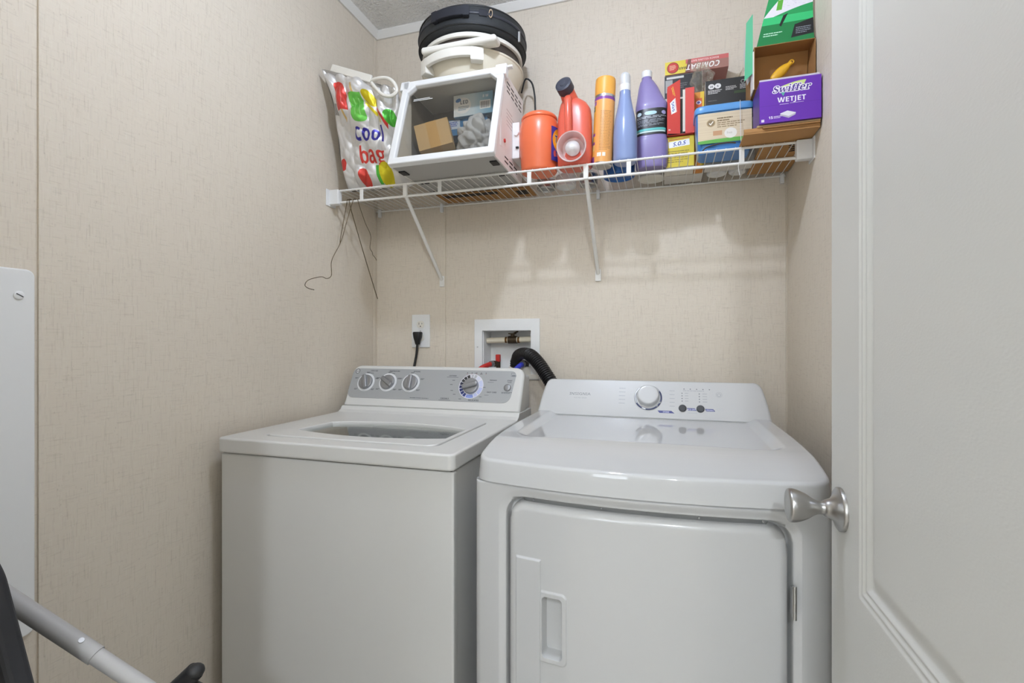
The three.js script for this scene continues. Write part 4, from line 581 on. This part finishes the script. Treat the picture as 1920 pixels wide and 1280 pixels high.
// ---- boxes on the right half
{
  let t = thing('yellow_carton', 'yellow carton under the red soap pad box', 'box', [.044, SY, 1.70]);
  part('carton', box(-.003, .088, SY, .654, 1.662, 1.745), S('#e4dfd2', .5), t);
  part('printed_front', plate(.0905, .096).applyMatrix4(m4(.0425, .6058, 1.6615)), printMat(canvasTex(256, 256, x => { x.fillStyle = '#e2cb3a'; x.fillRect(0, 0, 256, 256); x.fillStyle = '#fff'; x.save(); x.translate(128, 60); x.rotate(-.08); x.fillRect(-90, -26, 180, 52); txt(x, 'S.O.S', 0, 0, 46, '#2b3f92', { bold: true, italic: true }); x.restore(); x.strokeStyle = '#b23a2c'; x.lineWidth = 6; x.beginPath(); x.moveTo(40, 28); x.lineTo(220, 14); x.stroke(); greek(x, 30, 120, 190, 6, 18, '#8f7a20', .4); }), .45), t);
  t = thing('soap_pad_box', 'red soap pad box torn open down the front', 'box', [.048, .656, 1.69]);
  part('carton', [box(.006, .088, .6565, .805, 1.738, 1.744), box(.006, .0075, .6565, .806, 1.652, 1.744), box(.0865, .088, .6565, .800, 1.652, 1.744), box(.006, .088, .6565, .658, 1.652, 1.744)], S('#d8473f', .5), t);
  const sos = canvasTex(256, 512, x => { x.fillStyle = '#d9483f'; x.fillRect(0, 0, 256, 512); x.save(); x.translate(120, 250); x.rotate(1.35); x.fillStyle = '#fff'; x.fillRect(-70, -56, 140, 112); x.fillStyle = '#f6d6d2'; x.fillRect(-70, -56, 140, 20); txt(x, 'SOS', 0, 6, 62, '#2f4aa0', { bold: true }); x.restore(); x.save(); x.translate(120, 100); x.rotate(1.2); greek(x, -70, -18, 140, 2, 22, '#f0c64a', .5); x.restore(); greek(x, 20, 470, 60, 1, 20, '#f3d8d2', .6); });
  const lf = new THREE.PlaneGeometry(.040, .160); const lfp = lf.attributes.position; lfp.setY(0, lfp.getY(0) - .012); lfp.setY(1, lfp.getY(1) + .012); part('left_flap', [lf.clone().applyMatrix4(m4(.0265, .7385, 1.646, 0, .25, 0))], new THREE.MeshStandardMaterial({ map: sos, roughness: .5, side: THREE.DoubleSide }), t);
  part('right_flap', box(.061, .0875, .6575, .800, 1.650, 1.6515), S('#d9483f', .5), t); part('inner_edge', [box(.0535, .0610, .665, .798, 1.654, 1.6555)], S('#e8e2d6', .6), t);
  part('soap_pads', [box(.010, .085, .659, .775, 1.665, 1.735)], S('#57534f', .9), t);
  t = thing('dark_carton', 'tall black and white carton behind the red soap pad box', 'box', [.06, SY, 1.79]);
  part('carton', box(-.003, .118, SY, .897, 1.750, 1.835), S('#dcd8d0', .5), t); part('printed_front', plate(.118, .075).applyMatrix4(m4(.0575, .858, 1.7495)), printMat(canvasTex(256, 160, x => { x.fillStyle = '#232426'; x.fillRect(0, 0, 256, 160); x.fillStyle = '#d9d8d4'; x.fillRect(14, 8, 120, 16); x.fillStyle = '#a9a9a8'; x.fillRect(6, 30, 50, 90); greek(x, 70, 60, 90, 3, 14, '#6a6a6a', .5); }), .5), t);
  t = thing('roach_bait_box', 'flat yellow and red bait box lying upside down on the dark carton', 'box', [.095, .898, 1.79]);
  part('carton', box(0, .198, .8975, .941, 1.746, 1.838), S('#cf8f8a', .5), t);
  part('printed_front', plate(.198, .0425).applyMatrix4(m4(.099, .9193, 1.7455)), printMat(canvasTex(1024, 224, x => { x.fillStyle = '#e4cf45'; x.fillRect(0, 0, 1024, 224); x.fillStyle = '#cf6a66'; x.fillRect(340, 0, 700, 74); x.fillStyle = '#7a4a40'; x.beginPath(); x.moveTo(430, 0); x.lineTo(380, 0); x.lineTo(330, 224); x.lineTo(420, 224); x.fill(); x.fillStyle = '#a8776a'; x.fillRect(420, 74, 620, 150); ell(x, 130, 112, 98, 98, '#7e2c22'); ell(x, 130, 112, 86, 86, '#c8392e'); greek(x, 75, 70, 110, 4, 22, '#f0c9a8', .5); txt(x, 'COMBAT', 630, 140, 130, '#f4f1ec', { bold: true, italic: true, flip: true }); txt(x, 'MAX', 300, 140, 62, '#3b3328', { bold: true, italic: true, flip: true }); txt(x, 'ROACH KILLING BAIT', 650, 38, 44, '#f3d5d0', { bold: true, flip: true }); }), .45), t);
  t = thing('orange_carton', 'narrow orange and yellow carton beside the black box', 'box', [.105, SY, 1.72]);
  part('carton', box(.0895, .119, SY, .800, 1.690, 1.744), S('#d98a2c', .5), t); part('stripe', box(.108, .1195, SY, .8005, 1.6895, 1.7), S('#e3c33c', .5), t); part('printed_badge', plate(.02, .03).applyMatrix4(m4(.103, .765, 1.6895)), printMat(canvasTex(64, 96, x => { x.fillStyle = '#d8632a'; x.fillRect(0, 0, 64, 96); ell(x, 32, 44, 26, 20, '#e9e4ec'); ell(x, 32, 44, 14, 12, '#6a5aa8'); }), .5), t);
  t = thing('black_carton', 'black carton with white icons behind the blue tub', 'box', [.193, SY, 1.71]);
  part('carton', box(.122, .264, SY, .822, 1.672, 1.745, .001, 1), S('#dedad2', .55), t); part('printed_front', plate(.1415, .13).applyMatrix4(m4(.193, .7565, 1.6715)), printMat(canvasTex(512, 472, x => { x.fillStyle = '#2b2927'; x.fillRect(0, 0, 512, 472); ell(x, 62, 70, 34, 30, '#e9e6e2'); ell(x, 130, 70, 34, 30, '#e9e6e2'); txt(x, '24', 62, 70, 30, '#2b2927', { bold: true }); txt(x, 'h', 130, 70, 30, '#2b2927', { bold: true }); greek(x, 26, 112, 150, 3, 16, '#dcd8d2', .5); greek(x, 212, 90, 120, 3, 16, '#c9c4bd', .5); x.strokeStyle = '#d8d4ce'; x.lineWidth = 4; x.beginPath(); x.arc(390, 54, 18, 0, 7); x.stroke(); greek(x, 360, 84, 120, 4, 14, '#c9c4bd', .5); x.fillStyle = '#3a4a2a'; x.fillRect(300, 150, 212, 30); greek(x, 30, 230, 130, 1, 12, '#7a766f', .5); }), .5), t);
  // clear crumpled plastic bag
  t = thing('clear_plastic_bag', 'crumpled clear plastic bag stuffed between the cartons', 'bag', [.115, .80, 1.715]);
  const blob = globalThis.__blob; part('film', blob(.112, .850, 1.712, .028, .045, .022, .75, 21), M.film, t); 
  // blue tub
  t = thing('detergent_pod_tub', 'blue plastic tub with cream label and blue lid', 'tub', [.168, SY, 1.61]);
  part('tub', loft([[0, .069, .040, 6], [.006, .073, .044, 6], [.05, .076, .046, 6], [.118, .079, .049, 6], [.122, .079, .049, 6]], .166, SY, 1.612, 64), Ph('#3f86cc', .3, { clearcoat: .2 }), t);
  part('lid', loft([[.118, .081, .053, 6], [.121, .0825, .0545, 6], [.133, .0825, .0545, 6], [.138, .080, .052, 6], [.139, .06, .035, 6]], .166, SY, 1.612, 64), Ph('#5f9fdc', .3, { clearcoat: .2 }), t);
  const lab = canvasTex(768, 448, x => { x.fillStyle = '#dccbac'; x.fillRect(0, 0, 768, 448); for (let i = 0; i < 40; i++) { x.fillStyle = `rgba(150,120,80,${rr(.03, .1)})`; x.fillRect(0, rnd() * 448, 768, rr(2, 9)); } x.fillStyle = '#62b04a'; x.beginPath(); x.moveTo(0, 405); x.quadraticCurveTo(384, 380, 768, 395); x.lineTo(768, 448); x.lineTo(0, 448); x.fill(); ell(x, 190, 150, 62, 56, '#b39a72'); ell(x, 190, 150, 50, 45, '#8e7a5a'); x.strokeStyle = '#f4efe4'; x.lineWidth = 14; x.beginPath(); x.moveTo(164, 150); x.lineTo(186, 172); x.lineTo(222, 126); x.stroke(); greek(x, 280, 80, 250, 2, 34, '#7a6544', .55); greek(x, 280, 150, 400, 3, 30, '#8f7a58', .45); ell(x, 470, 320, 88, 76, '#eeeae0'); txt(x, 'free', 455, 315, 44, '#b9b3a6', {}); x.fillStyle = '#c89a72'; x.fillRect(220, 270, 130, 70); });
  part('label', plate(.146, .090).applyMatrix4(m4(.166, SY + .070, 1.6120 - .0502, -.035)), printMat(lab, .45), t); part('moulded_grip', tube([[.115, SY + .018, 1.566], [.135, SY + .020, 1.565], [.15, SY + .026, 1.565], [.20, SY + .026, 1.565], [.225, SY + .018, 1.566]], .003, 40, 8), Ph('#3f86cc', .3, { clearcoat: .2 }), t);
  t = thing('white_string', 'thin white string hanging from the blue tub past the shelf', 'string', [.207, .47, 1.535]); part('string', tube([[.207, .697, 1.556], [.207, .66, 1.553], [.207, .60, 1.545], [.207, .565, 1.538], [.206, .53, 1.537], [.2, .50, 1.538], [.2045, .47, 1.539]], .0007, 40, 5), M.white, t);
  t = thing('brown_cord', 'thin brown looped cord in front of the blue tub', 'cord', [.15, SY, 1.552]); part('cord', tube([[.105, SY + .0025, 1.552], [.115, SY + .011, 1.552], [.14, SY + .017, 1.552], [.175, SY + .019, 1.552], [.195, SY + .016, 1.552]], .0018, 40, 6), S('#4a3524', .5), t);
  t = thing('white_bottle', 'ribbed white bottle base behind the blue tub, seen through wires', 'bottle', [.18, SY, 1.77]); part('body', lathe(smoothProf([[0, .004], [.026, 0], [.032, .006], [.030, .013], [.032, .02], [.032, .12], [.014, .15], [.012, .17]], 40), .165, SY, 1.785), M.white, t); 
  t = thing('white_bottle', 'smooth white bottle base right of the ribbed one, behind the cartons', 'bottle', [.228, SY, 1.785]); part('body', lathe(smoothProf([[0, .004], [.022, 0], [.027, .006], [.027, .12], [.012, .15], [.012, .17]], 40), .229, SY, 1.785), M.white, t);
  // cardboard under the purple box
  t = thing('flattened_cardboard_box', 'brown folded cardboard box with black print under the purple box', 'box', [.293, SY, 1.62]);
  const cd = (d0, d1, y0, y1, m, n) => part(n, uvm(box(.262, .3855, y0, y1, d0, d1)), m, t);
  part('base_layer', box(.204, .3855, SY + .001, SY + .0055, 1.462, 1.553), M.card, t); part('rear_layer', box(.262, .3855, SY + .001, SY + .0055, 1.553, 1.815), M.card, t);
  part('front_wall', box(.204, .3855, SY + .0045, SY + .016, 1.462, 1.4655), M.card, t); part('top_layer', box(.236, .3855, SY + .016, SY + .0205, 1.459, 1.552), M.cardPale, t); part('fold', extX([[1.455, SY + .0105], [1.456, SY + .0140], [1.55, SY + .0155], [1.55, SY + .0125]], .25, .384), M.cardDark, t);
  const hand = canvasTex(256, 256, x => { x.fillStyle = '#b98a55'; x.fillRect(0, 0, 256, 256); x.fillStyle = '#191512'; for (let i = 0; i < 5; i++) { x.beginPath(); x.ellipse(90 + i * 12, 40 + i * 42, 80 - i * 6, 15, -.15, 0, 7); x.fill(); } x.fillRect(150, 30, 60, 190); }); part('printed_mark', new THREE.PlaneGeometry(.05, .10).rotateX(Math.PI / 2).translate(.355, H + SY + .0006, -1.59), printMat(hand, .8), t, 'black handling mark printed on the cardboard');
  // purple wet-pad box
  t = thing('mop_pad_box', 'purple mop pad box with white lettering on the folded cardboard', 'box', [.313, SY + .0205, 1.55]);
  const y0 = SY + .0207, y1 = .691; part('carton', box(.240, .3855, y0, y1, 1.452, 1.552, .001, 1), S('#4b1f86', .42), t);
  part('tear_lip', box(.242, .384, y1, y1 + .009, 1.462, 1.464), S('#d9d4da', .6), t);
  const sw = canvasTex(1024, 796, x => { x.fillStyle = '#6a2fb0'; x.fillRect(0, 0, 1024, 796); x.fillStyle = 'rgba(255,255,255,.06)'; x.fillRect(0, 0, 1024, 20); x.fillStyle = '#5a2798'; x.fillRect(0, 470, 1024, 5); x.fillStyle = '#cfe08a'; x.beginPath(); x.moveTo(330, 150); x.quadraticCurveTo(560, 60, 780, 60); x.lineTo(740, 150); x.quadraticCurveTo(560, 110, 420, 190); x.fill(); txt(x, 'Swiffer', 530, 185, 170, '#4a2a8a', { bold: true, italic: true, font: 'serif', stroke: '#f4f1f7', lw: 26 }); x.fillStyle = '#58b7a0'; x.beginPath(); x.moveTo(360, 250); x.lineTo(430, 250); x.lineTo(400, 320); x.fill(); txt(x, 'WETJET', 540, 385, 130, '#f5f2f8', { bold: true, sx: 1.05 }); x.fillStyle = '#e5dcf0'; x.fillRect(340, 466, 150, 8); x.fillRect(510, 462, 230, 6); txt(x, '15', 190, 700, 70, '#f5f2f8', { bold: true }); greek(x, 240, 680, 160, 2, 26, '#e5dcf0', .5); x.fillStyle = '#eae8ee'; x.beginPath(); x.moveTo(350, 640); x.lineTo(470, 600); x.lineTo(610, 650); x.lineTo(600, 690); x.lineTo(490, 740); x.lineTo(350, 680); x.fill(); x.fillStyle = '#bfbac8'; x.beginPath(); x.moveTo(350, 650); x.lineTo(490, 705); x.lineTo(610, 655); x.lineTo(600, 690); x.lineTo(490, 740); x.lineTo(350, 680); x.fill(); x.fillStyle = '#e9e4f0'; x.fillRect(30, 720, 50, 50); });
  part('printed_front', plate(.1445, y1 - y0 - .001).applyMatrix4(m4(.3128, (y0 + y1) / 2, 1.4516)), printMat(sw, .38), t);
  // open duster box lying on the purple box, mouth to the front
  t = thing('duster_box', 'open brown duster carton with green printed flap on the purple box', 'box', [.31, y1, 1.56]);
  const bx = [.236, .3855, y1 + .0065, .815]; part('carton', [box(bx[0], bx[1], bx[2], bx[2] + .0015, 1.505, 1.655), box(bx[0], bx[0] + .0015, bx[2], bx[3], 1.505, 1.655), box(bx[1] - .0015, bx[1], bx[2], bx[3], 1.505, 1.655), box(bx[0], bx[1], bx[2], bx[3], 1.6535, 1.655), extX([[1.505, bx[3] - .0015], [1.505, bx[3]], [1.655, bx[3]], [1.655, bx[3] - .0015]], bx[0], bx[1])], M.cardDark, t);
  part('inner_wall', field(lin(0, 1, 8), lin(0, 1, 8), (s, v) => [bx[0] + .003 + (bx[1] - bx[0] - .006) * s, H + bx[2] + .012 + (bx[3] - bx[2] - .014) * v, -(1.56 + .03 * (1 - v))]), M.cardDark, t); part('white_edge', box(bx[0] - .0035, bx[0] - .0005, bx[2], bx[3] - .012, 1.504, 1.545), S('#e6e2da', .6), t);
  const grn = canvasTex(768, 768, x => { x.fillStyle = '#1f9a55'; x.fillRect(0, 0, 768, 768); x.fillStyle = '#0f7a40'; x.fillRect(0, 520, 768, 248); x.fillStyle = '#e9e5ec'; x.beginPath(); x.moveTo(0, 430); x.quadraticCurveTo(200, 180, 560, 60); x.lineTo(768, 20); x.lineTo(768, 330); x.quadraticCurveTo(400, 360, 0, 470); x.fill(); for (let i = 0; i < 60; i++) { x.fillStyle = `rgba(160,150,175,${rr(.1, .35)})`; x.fillRect(rr(120, 740), rr(200, 330), rr(10, 60), rr(2, 6)); } x.fillStyle = '#5fae3a'; x.fillRect(180, 250, 90, 110); x.fillRect(560, 120, 100, 90); x.fillStyle = '#34c074'; x.fillRect(0, 430, 768, 90); x.fillStyle = '#15161a'; x.beginPath(); x.moveTo(500, 560); x.lineTo(768, 510); x.lineTo(768, 700); x.lineTo(460, 720); x.fill(); x.beginPath(); x.moveTo(310, 430); x.lineTo(380, 410); x.lineTo(300, 560); x.lineTo(270, 540); x.fill(); greek(x, 60, 620, 300, 2, 28, '#cdeed8', .4); greek(x, 520, 600, 220, 4, 22, '#8f96a0', .4); });
  part('top_flap', field(lin(0, 1, 10), lin(0, 1, 16), (s, v) => [bx[0] + .006 + (bx[1] - bx[0] - .009) * s + .045 * v * (1 - s), H + bx[3] + .185 * v, -(1.505 + .02 * Math.sin(v * 2.4) - .012 * v)], (s, v) => [s, v]), new THREE.MeshStandardMaterial({ map: grn, roughness: .4, side: THREE.DoubleSide }), t, 'green printed flap standing up');
  part('side_flap', field(lin(0, 1, 6), lin(0, 1, 10), (s, v) => [bx[0] - .003 - .016 * (1 - s) * (1 - .3 * v), H + .745 + .165 * v, -(1.512 - .004 * s + .035 * (1 - s))]), new THREE.MeshStandardMaterial({ color: '#5fce9c', roughness: .45, side: THREE.DoubleSide }), t, 'pale green side flap'); part('side_flap_inner', field(lin(0, 1, 6), lin(0, 1, 10), (s, v) => [bx[0] - .004 - .013 * (1 - s) * Math.sin(Math.PI * (.15 + .75 * (1 - v))), H + .745 + .160 * v, -(1.550 + .025 * (1 - s))]), new THREE.MeshStandardMaterial({ color: '#c9c6bf', roughness: .6, side: THREE.DoubleSide }), t);
  t = thing('duster', 'yellow plastic duster sticking out of the open carton', 'duster', [.30, .71, 1.54]);
  const HM = new THREE.Matrix4().copy(m4(.286, .733, 1.540, 0, 0, -.85)); const hg = lathe(smoothProf([[0, 0], [.008, .002], [.0125, .018], [.0130, .035], [.0095, .05], [.006, .058], [.006, .064], [0, .067]], 40), 0, 0, 0, new THREE.Matrix4().makeScale(1, 1, .7)); part('handle', hg.applyMatrix4(HM), S('#eab227', .4), t); part('hole', new THREE.TorusGeometry(.005, .0018, 8, 20).applyMatrix4(new THREE.Matrix4().copy(HM).multiply(new THREE.Matrix4().makeTranslation(0, .067, 0))), S('#eab227', .4), t);
  // large clear film behind the flap
  t = thing('clear_plastic_film', 'clear plastic film standing behind the cartons near the green flap', 'bag', [.235, .80, 1.77]);
  part('film', field(lin(0, 1, 24), lin(0, 1, 24), (s, v) => [.205 + .05 * s + N(s * 3, v * 4, 2) * .02, H + .745 + .17 * v * (1 - .5 * (1 - s) ** 2), -(1.79 + .04 * N(s * 4, v * 4, 6))]), M.film, t);
}
{ // brown cardboard and papers behind the oven
  const t = thing('cardboard_sheet', 'brown cardboard sheet lying on the shelf behind the oven', 'cardboard', [-.67, SY, 1.78]); part('sheet', box(-.84, -.47, SY + .001, SY + .004, 1.722, 1.832), M.cardDark, t); part('dark_strip', [box(-.82, -.60, SY + .0003, SY + .001, 1.735, 1.765), box(-.53, -.49, SY + .0003, SY + .001, 1.75, 1.80)], S('#2a2320', .7), t);
}
for (const o of scene.children) { const g = { hanger_wire: 'loose hanger wires on the shelf lip', supply_hose: 'water supply hoses', white_bottle: 'white bottles behind the blue tub', metal_can: 'silver cans in the back row', light_bulb_box: 'light bulb boxes in the oven', ceiling_lamp: 'round ceiling lamps' }[o.name.replace(/_\d{3}$/, '')]; if (g) o.userData.group = g; }
scene.add(camera);
renderer.render(scene, camera);
